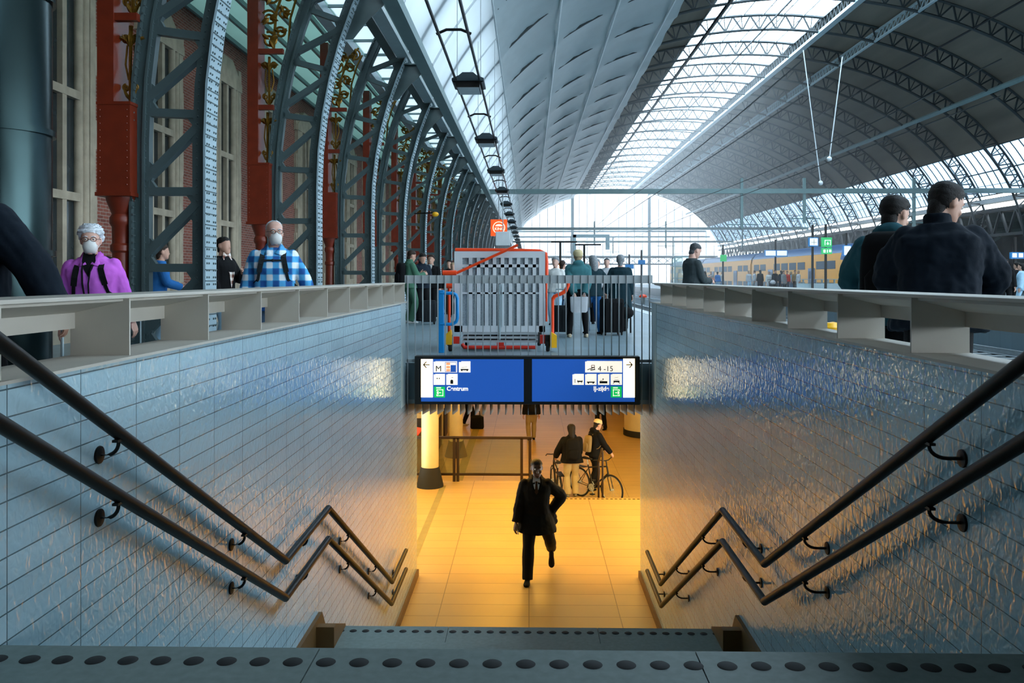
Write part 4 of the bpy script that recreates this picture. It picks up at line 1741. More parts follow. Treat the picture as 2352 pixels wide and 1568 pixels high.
# white portal sign frame on the near platform
pf = thing('sign_frame', 'thin pale portal frame standing on the platform behind the hooded woman', 'frame', (3.0, 56, 0))
b = MB()
b.box(-0.1, 0.1, -0.1, 0.1, 0, 4.0)
b.box(-0.1, 2.3, -0.1, 0.1, 3.8, 4.0)
b.box(2.05, 2.3, -0.1, 0.1, 3.0, 3.8)
b.build('frame', M['steel_light'], pf)
for px, h, lb in ((1287, 3.05, 'thin dark lamp pole left of the hooded woman'), (1342, 2.9, 'thin grey pole right of the hooded woman, far down the platform')):
    y = 46
    p = at(px, 630, y)
    t = thing('pole', lb, 'pole', (p.x, y, 0))
    b = MB()
    b.tube([(0, 0, 0), (0, 0, h)], 0.06, 8)
    b.build('shaft', M['bracket'], t)
    b = MB()
    b.box(-0.5, 0.9, -0.05, 0.05, h, h + 0.08)
    b.build('arm', M['bracket'], t)
for px, py, w_, h_, y, lb in ((1446, 612, 10, 5, 75, 'far blue sign over the platform, left of two'), (1474, 602, 8, 5, 75, 'far blue sign over the platform, right of two')):
    screen_sign(px - w_, py - h_, px + w_, py + h_, y, lb, M['blue'], 1, True)

# orange hanging sign with ring and letters, grey speaker box
oy = 35
p = at(1146, 523, oy)
os_ = thing('hanging_sign', 'orange square shop sign with a pale ring hanging over the platform', 'sign', (p.x, oy, p.z))
OR = mat('lit orange sign', '#ef5418', 0.4, 0, 0, emit=0.6)
PK = mat('lit pale lettering', '#ffd9bf', 0.4, 0, 0, emit=0.9)
b = MB()
b.box(-0.34, 0.34, -0.06, 0.06, -0.34, 0.34)
b.build('board', OR, os_)
b = MB()
b.tube([V((0.24 * cos(a * pi / 16), -0.065, 0.24 * sin(a * pi / 16))) for a in range(32)], 0.018, 6, closed=True)
b.build('ring', PK, os_)
put_text('lettering', 'KING', 0.16, PK, (-0.18, -0.066, -0.1), os_, 0.003)
b = MB()
b.prism([(0.15 * cos(a * pi / 10), 0.06 + 0.09 * sin(a * pi / 10)) for a in range(11)], 'y', -0.072, -0.062)
b.build('arc_mark', PK, os_)
b = MB()
b.tube([(0, 0, 0.34), (0, 0, 3.6)], 0.02, 6)
b.build('hanger', M['steel'], os_)
p = at(1155, 548, 33)
gb = thing('hanging_box', 'grey white box hanging in front of the orange sign', 'box', (p.x, 33, p.z))
b = MB()
b.box(-0.28, 0.28, -0.15, 0.15, -0.27, 0.27)
b.build('case', M['white'], gb, bevel=0.02)
b = MB()
b.tube([(0, 0, 0.27), (0, 0, 4.2)], 0.02, 6)
b.build('hanger', M['steel'], gb)
# small yellow lamp on an arch, camera arms
p = at(1000, 492, 34.5)
t = thing('warning_lamp', 'small yellow lamp on a bracket fixed to an arch along the facade', 'lamp', p)
b = MB()
b.ball((0, 0, 0), (0.14, 0.12, 0.1), 10, 7)
b.build('lens', M['yellow'], t)
b = MB()
b.tube([(-0.9, 0.4, 0.06), (0, 0, 0.06)], 0.03, 6)
b.build('arm', M['bracket'], t)
# polished duct at the left edge
du = thing('duct', 'big polished dark green steel duct rising at the left edge', 'duct', (-5.45, 8.6, 0))
b = MB()
b.lathe([(0.5, 0), (0.5, 7.58)], 40)
b.build('pipe', M['duct'], du)
for z in (1.42, 2.66, 4.05, 5.5):
    b = MB()
    b.lathe([(0.5, z - 0.03), (0.535, z - 0.03), (0.535, z + 0.03), (0.5, z + 0.03)], 40)
    b.build('band', M['duct'], du)

# ================================================================ LOWER HALL FITTINGS
cl2 = thing('hall_column', 'round cream column with black foot in front of the glass barrier', 'column', (-2.12, 18.15, ZF))
b = MB()
b.lathe([(0.185, 0.4), (0.185, 2.67)], 28)
b.build('shaft', M['cream'], cl2)
b = MB()
b.lathe([(0.29, 0), (0.29, 0.03), (0.2, 0.42), (0.185, 0.42)], 28)
b.build('foot', M['black'], cl2)
cl3 = thing('hall_column', 'round cream column with black skirt behind the glass barrier', 'column', (-2.15, 25.0, ZH))
b = MB()
b.lathe([(0.2, 0.4), (0.2, 3.47)], 28)
b.build('shaft', M['cream'], cl3)
b = MB()
b.lathe([(0.33, 0), (0.33, 0.03), (0.22, 0.46), (0.2, 0.46)], 28)
b.build('foot', M['black'], cl3)
cl4 = thing('hall_column', 'broad cream column with black base ring at the right of the hall', 'column', (3.95, 28.6, ZH))
b = MB()
b.lathe([(0.75, 0.2), (0.75, 2.84)], 36)
b.build('shaft', M['cream'], cl4)
b = MB()
b.lathe([(0.78, 0), (0.78, 0.2), (0.75, 0.2)], 36)
b.build('base_ring', M['black'], cl4)
# glass barrier
gbr = thing('glass_barrier', 'dark framed glass barrier at the drop to the lower hall', 'barrier', (0, 18.6, ZF))
dkf = mat('dark bronze frame', '#2b1d12', 0.4, 0.3)
b = MB()
b.box(-2.9, 0.06, -0.03, 0.03, 0.93, 0.985)
b.box(-2.9, 0.06, -0.02, 0.02, 0.13, 0.18)
b.build('rail', dkf, gbr)
for xa in (-2.86, -1.64, -1.56, -0.16, 0.02):
    b = MB()
    b.box(xa - 0.03, xa + 0.03, -0.03, 0.03, 0, 0.95)
    b.build('post', dkf, gbr)
b = MB()
for xa, xb in ((-2.83, -1.67), (-1.53, -0.19)):
    b.box(xa, xb, -0.006, 0.006, 0.18, 0.93)
b.build('pane', M['clear'], gbr)
# stair guide rails
for px, y, h in ((1219, 18.2, .95), (1384, 17.6, 1.0)):
    p = at(px, 1000, y)
    sr = thing('guide_rail', {1219: 'short dark looped stair rail beside the glass barrier', 1384: 'dark stair rail post in front of the bicycle'}[px], 'rail', (p.x, y, ZF - (0.48 if px == 1219 else 0.16)))
    b = MB()
    b.tube([(0, 0, 0), (0, 0, h), (0, 0.15, h + 0.06), (0, 1.0, h - 0.4), (0, 1.0, -0.35)], 0.022, 10)
    b.build('rail', dkf, sr)
# ticket gates along the left of the hall
for i, y in enumerate((21.6, 23.4, 26.2, 28.2, 30.2)):
    tg = thing('ticket_gate', ['ticket gate with orange lit top nearest the cream column', 'ticket gate just behind the cream column, left edge', 'ticket gate with a pale post, third in the row', 'ticket gate fourth in the row', 'ticket gate farthest in the row'][i], 'ticket gate', (-3.1 + (-0.25 if i < 2 else 0), y, ZH), group='ticket gates')
    b = MB()
    b.box(-0.35, 0.35, -0.5, 0.5, 0, 1.0)
    b.build('cabinet', dkf, tg, bevel=0.02)
    b = MB()
    b.prism([(-0.36, 1.0), (0.36, 1.0), (0.36, 1.02), (-0.36, 1.16)], 'y', -0.5, 0.5)
    b.build('top', M['cream'] if i > 1 else M['orange'], tg)
    b = MB()
    b.box(0.3, 0.38, 0.62, 0.7, 0, 1.25)
    b.build('post', M['cream'], tg)
# ================================================================ PEOPLE


def remesh(mb, voxel, smooth, mats, name):
    me = mb.mesh(name, mats)
    o = bpy.data.objects.new('tmp', me)
    COL.objects.link(o)
    md = o.modifiers.new('r', 'REMESH')
    md.mode = 'VOXEL'
    md.voxel_size = voxel
    md.use_smooth_shade = True
    if smooth:
        s = o.modifiers.new('s', 'SMOOTH')
        s.factor = 0.5
        s.iterations = smooth
    dg = bpy.context.evaluated_depsgraph_get()
    out = bpy.data.meshes.new_from_object(o.evaluated_get(dg))
    bpy.data.objects.remove(o)
    bpy.data.meshes.remove(me)
    out.materials.clear()
    for m in (mats if isinstance(mats, (list, tuple)) else [mats]):
        out.materials.append(m)
    out.polygons.foreach_set('use_smooth', [True] * len(out.polygons))
    out.name = name
    return out


def ik(a, b, l1, l2, pole):
    d = b - a
    L = min(d.length, (l1 + l2) * 0.999)
    dn = d.normalized()
    k = (l1 * l1 - l2 * l2 + L * L) / (2 * L)
    h = sqrt(max(0, l1 * l1 - k * k))
    p = V(pole)
    p = (p - dn * p.dot(dn))
    p = p.normalized() if p.length > 1e-6 else V((0, 1, 0))
    return a + dn * k + p * h, a + dn * L


def limb(mb, a, j, b, ra, rj, rb, e=0.0, n=10, end=1.0):
    pts, rs = [], []
    for k in range(6):
        t = k / 6
        pts.append(a.lerp(j, t))
        bulge = 1 + 0.07 * sin(pi * t)
        rs.append((ra + (rj - ra) * t) * bulge + e)
    for k in range(7):
        t = k / 6
        pts.append(j.lerp(b, t * end))
        bulge = 1 + 0.12 * sin(pi * min(1, t * 1.5)) * (1 if t < 0.67 else 0)
        rs.append((rj + (rb - rj) * t) * bulge + e)
    # round the joint
    pts[6] = pts[6].lerp((pts[5] + pts[7]) / 2, 0.5)
    mb.tube(pts, rs, n)
    mb.ball(a, ra + e, n, 8)


def hand(mb, w, d, side, curl=0.45, s=1.0, n=6):
    d = d.normalized()
    side = (side - d * side.dot(d)).normalized()
    pn = d.cross(side)
    rings = []
    for k, (l, hw, ht) in enumerate(((-0.02, .024, .02), (0.015, .032, .018), (0.055, .04, .016), (0.085, .041, .013), (0.095, .036, .009))):
        c = w + d * l * s
        rings.append([c + side * hw * s * cos(2 * pi * j / 10) + pn * ht * s * sin(2 * pi * j / 10) for j in range(10)])
    mb.loft(rings)
    for i, L in enumerate((.070, .080, .075, .058)):
        p = w + (d * (0.088 - 0.004 * abs(i - 1.3)) + side * (0.030 - 0.020 * i)) * s
        dr = (d + side * (0.10 - 0.06 * i)).normalized()
        pts = [p - dr * .015]
        ang = curl * (0.7 + 0.12 * i)
        for k, f in enumerate((.45, .32, .23)):
            q = Matrix.Rotation(ang * (1 if k else 0.6), 3, side)
            dr = (q @ dr)
            p = p + dr * L * f * s
            pts.append(p.copy())
        mb.tube(pts, [.009 * s, .009 * s, .0082 * s, .0065 * s], n)
        mb.ball(pts[-1], .0066 * s, n, 4)
    p = w + (d * 0.02 + side * 0.03) * s
    t1 = (d * 0.75 + side * 0.6 + pn * -0.25).normalized()
    p2 = p + t1 * 0.045 * s
    t2 = (d * 0.95 + side * 0.15 + pn * -0.3).normalized()
    p3 = p2 + t2 * 0.035 * s
    mb.tube([p - t1 * 0.015, p, p2, p3], [.014 * s, .0135 * s, .0105 * s, .008 * s], n)
    mb.ball(p3, .008 * s, n, 4)


HEADR = [(-.118, .016, .070, .040), (-.108, .034, .085, .020), (-.092, .047, .092, -.005), (-.065, .059, .094, -.045), (-.035, .066, .092, -.074), (0, .072, .090, -.093),
         (.035, .075, .090, -.101), (.068, .072, .083, -.098), (.092, .058, .064, -.082), (.108, .038, .038, -.055), (.117, .014, .008, -.02)]


def head_rings(e=0.0, n=20, zmin=-9, zmax=9, zs=1.0):
    out = []
    for z, w, f, bk in HEADR:
        if not zmin <= z <= zmax:
            continue
        c = (f + bk) / 2
        d = (f - bk) / 2
        ring = []
        for j in range(n):
            a = 2 * pi * j / n
            ca, sa = cos(a), sin(a)
            ring.append(V(((w + e) * math.copysign(abs(ca) ** 0.85, ca), c + (d + e) * math.copysign(abs(sa) ** 0.92, sa), z * zs + (e if z > 0.05 else 0) * (z / .117))))
        out.append(ring)
    return out


def head_mesh(mb, T, hi):
    h = MB()
    h.loft(head_rings(0, 20))
    # nose, brow, cheeks, chin, ears
    h.loft([[V((s * w, y, z)) for s, y in ((-1, yb), (1, yb), (0.35, yf), (-0.35, yf))] for z, w, yb, yf in ((.028, .008, .08, .094), (.0, .011, .08, .104), (-.022, .014, .08, .116), (-.034, .017, .078, .114), (-.040, .012, .078, .1))])
    if hi:
        for s in (-1, 1):
            h.ball((s * .03, .078, .036), (.024, .016, .009), 10, 6)
            h.ball((s * .04, .066, -.028), (.024, .02, .02), 10, 6)
        h.ball((0, .084, -.062), (.024, .014, .012), 10, 6)
        h.ball((0, .082, -.1), (.022, .014, .014), 10, 6)
    for s in (-1, 1):
        h.ball((s * .077, -.012, -.004), (.012, .022, .033), 8, 6)
    mb.add([T @ p for p in h.v], h.f)


HLINE = {'short': [(-.11, -.095), (-.06, -.09), (-.03, -.05), (-.005, -.01), (.02, .03), (.055, .062), (.1, .075)],
         'bald': [(-.11, -.05), (-.05, -.03), (-.02, .005), (0.0, .02), (.001, .5), (.1, .5)],
         'fade': [(-.11, -.05), (-.06, -.035), (-.015, .02), (.02, .04), (.055, .062), (.1, .074)],
         'buzz': [(-.11, -.04), (-.05, -.02), (-.015, .02), (.02, .04), (.055, .07), (.1, .08)],
         'long': [(-.11, -.118), (-.05, -.118), (-.01, -.09), (.02, .02), (.055, .066), (.1, .08)],
         'cap': [(-.11, .02), (0, .03), (.1, .04)], 'beanie': [(-.11, -.03), (0, .02), (.1, .045)]}


def hair_mesh(kind, T, e, m, name, noise=0.004):
    hl = HLINE[kind]

    def line(y):
        for i in range(len(hl) - 1):
            if hl[i][0] <= y <= hl[i + 1][0]:
                k = (y - hl[i][0]) / (hl[i + 1][0] - hl[i][0])
                return hl[i][1] + (hl[i + 1][1] - hl[i][1]) * k
        return hl[0][1] if y < hl[0][0] else hl[-1][1]
    rings_in, rings = head_rings(0.0, 32), head_rings(e, 32)
    # finer in height
    def refine(R):
        out = []
        for a, b in zip(R, R[1:]):
            for k in range(4):
                out.append([p.lerp(q, k / 4) for p, q in zip(a, b)])
        out.append(R[-1])
        return out
    ri, ro = refine(rings_in), refine(rings)
    rnd = random.Random(3)
    nr, n = len(ro), 32
    keep = [[ri[i][j].z > line(ri[i][j].y) for j in range(n)] for i in range(nr)]
    h = MB()
    vs = []
    for i in range(nr):
        for j in range(n):
            p = ro[i][j] + V((rnd.uniform(-1, 1), rnd.uniform(-1, 1), rnd.uniform(-1, 1))) * noise
            edge = not (keep[i][j] and keep[max(i - 1, 0)][j] and keep[max(i - 1, 0)][(j + 1) % n] and keep[max(i - 1, 0)][(j - 1) % n])
            fr_ = 1 - 0.65 * max(0, min(1, (ri[i][j].y - .015) / .06)) * (1 if ri[i][j].z < .1 else .4)
            p = ri[i][j].lerp(p, fr_)
            vs.append(T @ (ri[i][j].lerp(ro[i][j], 0.1) if edge else p))
    fs = []
    for i in range(nr - 1):
        for j in range(n):
            k = (j + 1) % n
            if keep[i + 1][j] and keep[i + 1][k] and (keep[i][j] or keep[i][k]):
                fs.append((i * n + j, i * n + k, (i + 1) * n + k, (i + 1) * n + j))
    fs.append(tuple(range((nr - 1) * n, nr * n)))
    used = sorted({q for f in fs for q in f})
    mp = {o: i for i, o in enumerate(used)}
    h.add([vs[q] for q in used], [[mp[q] for q in f] for f in fs])
    if kind in ('short', 'fade', 'bald'):
        k_ = .9 if kind == 'short' else .72
        h.tube([T @ V((0, -.042, -.005)), T @ V((0, -.046, -.045)), T @ V((0, -.046, -.08)), T @ V((0, -.044, -.115 * k_ - .01))], [.060, .058, .052, .045 * k_], 16)
    return h.mesh(name, m, 60)


TORSO = [(-.13, .10, .085, 0), (-.06, .165, .115, -.012), (.02, .170, .118, -.012), (.10, .156, .110, 0), (.20, .150, .106, .005), (.30, .165, .118, .008), (.38, .178, .116, 0),
         (.435, .172, .102, -.008), (.47, .150, .086, -.012), (.50, .108, .076, -.015), (.53, .076, .068, -.012)]


def person(label, loc, heading, h=1.76, lean=0.0, side=0.0, hands=None, feet=None, pelvis=None, hp=0.0, hy=0.0, skin='skin', top=None, bottom=None, shoes=None, hair=None,
           q='mid', fat=1.0, curl=(0.5, 0.5), twist=0.0, poles=None, heel=None, hat=None, collar=None, mask=False, glasses=False, group=None, straps=None, toes=None, extra=None):
    vox = {'hi': .0075, 'mid': .012, 'lo': .024}[q]
    s = h / 1.75
    root = thing('person', label, 'person', loc, radians(heading), group)
    root.scale = (s, s, s)
    P = V(pelvis or (0, 0, .945))
    up = V((sin(side), sin(lean) * cos(side), cos(lean) * cos(side))).normalized()
    r = V((cos(twist), sin(twist), 0))
    r = (r - up * r.dot(up)).normalized()
    f = up.cross(r)
    hands = hands or {}
    feet = feet or {}
    HL = V(hands.get('L', (-.26, .06, .80)))
    HR = V(hands.get('R', (.26, .06, .80)))
    FL = V(feet.get('L', (-.10, 0, 0)))
    FR = V(feet.get('R', (.10, 0, 0)))
    poles = poles or {}
    heel = heel or {}
    toes = toes or {}

    def ring(t, w, d, yo, e=0.0, n=18):
        c = P + up * t + f * yo
        return [c + r * (w * fat + e) * math.copysign(abs(cos(2 * pi * j / n)) ** .8, cos(2 * pi * j / n)) + f * (d * fat + e) * math.copysign(abs(sin(2 * pi * j / n)) ** .85, sin(2 * pi * j / n)) for j in range(n)]
    arms, legs = {}, {}
    for k, sg, tgt in (('L', -1, HL), ('R', 1, HR)):
        S = P + up * .432 + r * sg * .168 * (0.6 + 0.4 * fat)
        E, W = ik(S, tgt, .295, .265, poles.get(k, (sg * .5, -1, -.2)))
        arms[k] = (S, E, W, sg)
    for k, sg, tgt in (('L', -1, FL), ('R', 1, FR)):
        Hh = P - up * .03 + r * sg * .088
        hl_ = heel.get(k, 0.0)
        ty = toes.get(k, 0.0)
        fd = V((sin(ty), cos(ty), 0))
        ank = tgt + V((0, 0, .085)) + (V((0, 0, .14)) - fd * .05) * hl_
        K, A = ik(Hh, ank, .44, .425, (sg * .12, 1, 0))
        legs[k] = (Hh, K, A, fd, hl_, tgt)
    # ---- head frame
    N = P + up * .53
    hd = (up + V((0, -sin(lean) * .5, 0))).normalized()
    rot = Matrix.Rotation(hy, 3, 'Z') @ Matrix.Rotation(-hp, 3, 'X')
    base = Matrix.Rotation(-lean * .4, 3, 'X')
    R3 = base @ rot
    HC_ = N + hd * .036 + R3 @ V((0, .018, .112))
    T = Matrix.Translation(HC_) @ R3.to_4x4() @ Matrix.Scale(1.07, 4)
    # ---- body
    b = MB()
    b.loft([ring(*t) for t in TORSO])
    b.tube([N - up * .05, N + hd * .06, HC_ - R3 @ V((0, .02, .03))], [.062, .056, .055], 14)
    for k in 'LR':
        S, Eb, W, sg = arms[k]
        limb(b, S, Eb, W, .055, .042, .027)
        Hh, K, A, fd, hl_, tgt = legs[k]
        limb(b, Hh, K, A, .086, .056, .036)
    head_mesh(b, T, q == 'hi')
    sk = M[skin]
    body = remesh(b, vox, 3 if q == 'hi' else 2, sk, 'body')
    bo = put('body', body, root)
    # hands join the body mesh
    hb = MB()
    for i, k in enumerate('LR'):
        S, Eb, W, sg = arms[k]
        d = (W - Eb).normalized()
        sd = V((-sg * 0.5, 1, 0.15)) if abs(d.z) > .6 else V((-sg * .6, 0, .9))
        sd = sd - d * sd.dot(d)
        hd_ = MB()
        hand(hd_, W, d, sd, curl[i] * (1 if d.cross(sd).dot(V((-sg, 0, 0))) > 0 else -1) * -1, 1.0, 6 if q != 'lo' else 5)
        hb.add(hd_.v, hd_.f)
    hme = hb.mesh('hands', sk)
    bm = bmesh.new()
    bm.from_mesh(body)
    bm.from_mesh(hme)
    bm.to_mesh(body)
    bm.free()
    body.polygons.foreach_set('use_smooth', [True] * len(body.polygons))
    bpy.data.meshes.remove(hme)
    # ---- face
    if q == 'hi':
        ey = MB()
        ir = MB()
        for sg in (-1, 1):
            ey.ball(T @ V((sg * .031, .083, .016)), .0115, 10, 8)
            ir.ball(T @ V((sg * .031, .0925, .016)), .0058, 8, 6)
        eo = ey.build('eyes', M['eye_white'], bo)
        ir.build('pupils', M['iris'], eo)
        if not mask:
            lp_ = MB()
            lp_.ball(T @ V((0, .094, -.061)), (.02, .006, .005), 10, 6)
            lp_.build('mouth', M['lip'], bo)
        br_ = MB()
        for sg in (-1, 1):
            br_.tube([T @ V((sg * .014, .094, .038)), T @ V((sg * .032, .093, .043)), T @ V((sg * .05, .078, .037))], .004, 5)
        br_.build('eyebrows', HAIR[hair[1]] if hair else HAIR['dark'], bo)
    # ---- trousers
    bt = bottom or dict(m='black')
    b = MB()
    e = bt.get('e', .016)
    b.loft([ring(t, w, d, yo, e) for t, w, d, yo in TORSO if t <= .12])
    for k in 'LR':
        Hh, K, A, fd, hl_, tgt = legs[k]
        limb(b, Hh, K, A, .088, .060, .054 + bt.get('flare', 0), e, 12, bt.get('end', 1.07))
    put('trousers', remesh(b, max(vox, .011), 2, CL[bt['m']], 'trousers'), root)
    # ---- shoes
    for k in 'LR':
        Hh, K, A, fd, hl_, tgt = legs[k]
        fr = V((0, 0, 1)).cross(fd) * -1
        pit = Matrix.Rotation(-hl_ * 1.0, 3, fr) if hl_ else Matrix.Identity(3)
        b = MB()
        rings = []
        toe0 = tgt + fd * .13
        for y, w, ht, z0 in ((-.075, .018, .05, .01), (-.06, .034, .075, 0), (-.02, .037, .095, 0), (.03, .036, .085, 0.004), (.08, .044, .06, .004), (.13, .047, .05, 0), (.165, .04, .042, .004), (.185, .018, .028, .01)):
            rg = []
            for j in range(12):
                a = 2 * pi * j / 12
                lx = w * cos(a)
                lz = z0 + ht * (0.5 + 0.5 * sin(a)) if sin(a) > 0 else z0 + ht * 0.5 * (1 + math.copysign(abs(sin(a)) ** .5, sin(a)))
                p = tgt + fr * lx + fd * y + V((0, 0, lz))
                if hl_:
                    p = toe0 + pit @ (p - toe0)
                rg.append(p)
            rings.append(rg)
        b.loft(rings)
        b.build('shoe', CL[(shoes or 'black')], root, 50)
    # ---- top
    tp = top or dict(m='navy')
    e = tp.get('e', .022)
    hem = tp.get('hem', -.10)
    b = MB()
    rings = []
    tt = [t for t in TORSO if t[0] >= max(hem, -.05) ]
    if hem < -.06:
        fl = tp.get('flare', 0.02)
        n = max(2, int(-hem / .08))
        for k in range(n, 0, -1):
            t = hem * k / n
            rings.append(ring(t, .175 + fl * k / n, .13 + fl * k / n, -.01, e))
        tt = [t for t in tt if t[0] > .0]
    rings += [ring(t, w, d, yo, e * (1 if t < .47 else .7)) for t, w, d, yo in tt]
    b.loft(rings)
    for k in 'LR':
        S, Eb, W, sg = arms[k]
        limb(b, S, Eb, W, .054, .046, .036, e * .8, 12, tp.get('sleeve', .97))
    if tp.get('collar') == 'high':
        b.tube([N - up * .05, N + hd * .065], [.092, .078], 16)
    if tp.get('collar') == 'hood':
        b.ball(N - f * .075 + up * .005, (.12, .075, .075), 14, 8)
        b.tube([N - up * .05, N + hd * .02], [.095, .085], 16)
    if tp.get('tail'):
        for p, rr in tp['tail']:
            b.ball(p, rr, 10, 8)
    to = put(tp.get('name', 'jacket'), remesh(b, max(vox, .010), 3 if q == 'hi' else 2, CL[tp['m']], 'top'), root)
    if q == 'hi' and tp.get('crease', True):
        tx = bpy.data.textures.new('cloth folds', 'CLOUDS')
        tx.noise_scale = 0.16
        md = to.modifiers.new('folds', 'DISPLACE')
        md.texture = tx
        md.texture_coords = 'LOCAL'
        md.strength = tp.get('folds', 0.03)
        md.mid_level = 0.5
    fy = lambda t: max([d * fat + yo + e for tt_, w, d, yo in TORSO if abs(tt_ - t) < .06] or [.12])

    def front(x, t, lift=0.006):
        """a point on the front of the clothed chest"""
        c = None
        for i in range(len(TORSO) - 1):
            if TORSO[i][0] <= t <= TORSO[i + 1][0]:
                k = (t - TORSO[i][0]) / (TORSO[i + 1][0] - TORSO[i][0])
                c = [TORSO[i][z] + (TORSO[i + 1][z] - TORSO[i][z]) * k for z in range(4)]
        if c is None:
            c = TORSO[-1]
        W_, D_ = c[1] * fat + e, c[2] * fat + e
        u = max(-.98, min(.98, x / W_))
        return P + up * t + r * x + f * (c[3] + D_ * (1 - abs(u) ** 2.5) ** .5 + lift)
    if tp.get('collar') == 'shirt':
        c = MB()
        for sg in (-1, 1):
            c.add([N + r * sg * .075 - f * .02 + hd * .045, N + r * sg * .06 + f * .065 + hd * .02, front(sg * .02, .475, .012), front(sg * .085, .455, .014), N + r * sg * .105 - f * .02 - hd * .0],
                  [(0, 1, 2, 3), (0, 3, 4)])
        c.tube([N - f * .075 - hd * .0 + r * .08, N - f * .09 + hd * .03, N - f * .075 - r * .08], .02, 6)
        md = c.build('collar', CL[tp.get('collar_m', tp['m'])], to, 60).modifiers.new('s', 'SOLIDIFY')
        md.thickness = 0.008
    if tp.get('vee'):
        c = MB()
        ts = [tp['vee_t'], (tp['vee_t'] + .5) / 2, .50]
        w_ = tp.get('vee_w', .06)
        L_ = [front(0, ts[0], .008)]
        c.add([front(0, ts[0], .010), front(w_ * .6, ts[1], .010), front(w_, ts[2], .008), N + r * w_ * .8 + f * .068 + hd * .05, N - r * w_ * .8 + f * .068 + hd * .05, front(-w_, ts[2], .008), front(-w_ * .6, ts[1], .010)],
              [(0, 1, 6), (1, 2, 5, 6), (2, 3, 4, 5)])
        c.build('shirt_front', CL[tp['vee']], to, 60)
        if tp.get('tie'):
            c = MB()
            z0_ = tp['vee_t']
            c.add([front(0, z0_, .018), front(.026, z0_ + .03, .016), front(.012, .49, .018), front(-.012, .49, .018), front(-.026, z0_ + .03, .016)], [(0, 1, 2, 3, 4)])
            c.ball(front(0, .492, .016), (.02, .012, .018), 8, 6)
            c.build('tie', CL[tp['tie']], to, 60)
    # ---- hair, hats, mask
    if hair:
        kind, hm = hair[0], hair[1]
        put('hair', hair_mesh(kind, T, hair[2] if len(hair) > 2 else .014, HAIR[hm], 'hair', hair[3] if len(hair) > 3 else .003), root)
        if kind == 'long':
            b = MB()
            b.tube([T @ V((0, -.05, .05)), T @ V((0, -.085, -.05)), T @ V((0, -.09, -.15)), T @ V((0, -.085, -.24))], [.075, .085, .08, .05], 14)
            b.build('hair_length', HAIR[hm], root, 60)
    if hat:
        kind, cm = hat
        if kind == 'beanie':
            put('beanie', hair_mesh('beanie', T, .02, CL[cm], 'beanie', .001), root)
        if kind == 'cap':
            ho = put('cap', hair_mesh('cap', T, .022, CL[cm], 'cap', 0), root)
            b = MB()
            pts = [(-.07, .07), (-.06, .12), (-.03, .155), (0, .163), (.03, .155), (.06, .12), (.07, .07)]
            b.add([T @ V((x, y, .05 - (y - .07) * .2)) for x, y in pts] + [T @ V((x, y, .042 - (y - .07) * .2)) for x, y in pts],
                  [tuple(range(7)), tuple(range(13, 6, -1))] + [(i, (i + 1) % 7, 7 + (i + 1) % 7, 7 + i) for i in range(7)])
            b.build('peak', CL['brown'], ho)
        if kind == 'hood':
            b = MB()
            b.loft([[T @ (p + V((0, -.008, 0))) for p in rg] for rg in head_rings(.03, 20)])
            b.tube([T @ V((0, -.03, -.06)), N - f * .05, P + up * .42 - f * .08], [.095, .115, .13], 16)
            put('hood', remesh(b, vox, 3, CL[cm], 'hood'), root)
    if mask:
        b = MB()
        prof_ = [(-.112, .040, .075), (-.095, .050, .108), (-.062, .058, .124), (-.035, .060, .124), (-.008, .048, .118), (.006, .022, .108), (.012, .006, .1)]
        rings = []
        for z, w, y in prof_:
            rings.append([T @ V((w * sin(a), .045 + (y - .045) * cos(a) ** .7 if cos(a) > 0 else .045, z)) for a in [(-pi / 2 + pi * k / 12) for k in range(13)]])
        vs_ = [p for rg in rings for p in rg]
        b.add(vs_, [(i * 13 + j, i * 13 + j + 1, (i + 1) * 13 + j + 1, (i + 1) * 13 + j) for i in range(len(rings) - 1) for j in range(12)])
        mo = b.build('face_mask', CL['white'], root, 70)
        mo.modifiers.new('s', 'SOLIDIFY').thickness = 0.004
        b = MB()
        for sg in (-1, 1):
            b.tube([T @ V((sg * .058, .05, -.02)), T @ V((sg * .078, .0, .01)), T @ V((sg * .08, -.012, .02))], .002, 4)
            b.tube([T @ V((sg * .056, .05, -.07)), T @ V((sg * .074, .0, -.03)), T @ V((sg * .08, -.02, -.01))], .002, 4)
        b.build('ear_loop', CL['white'], mo)
    if glasses:
        b = MB()
        for sg in (-1, 1):
            b.tube([T @ V((sg * .033 + .024 * cos(a * pi / 8), .106, .016 + .019 * sin(a * pi / 8))) for a in range(16)], .0022, 5, closed=True)
            b.tube([T @ V((sg * .057, .104, .018)), T @ V((sg * .078, .06, .018)), T @ V((sg * .082, -.02, .008))], .0022, 5)
        b.tube([T @ V((-.01, .107, .018)), T @ V((.01, .107, .018))], .0022, 5)
        b.build('glasses', M['bracket'], root)
    info = dict(root=root, P=P, up=up, r=r, f=f, N=N, front=front, arms=arms, legs=legs, T=T, e=e, fat=fat, s=s)
    return info


def back_pt(I, x, t, lift):
    return I['P'] + I['up'] * t + I['r'] * x - I['f'] * (.10 * I['fat'] + I['e'] + lift)


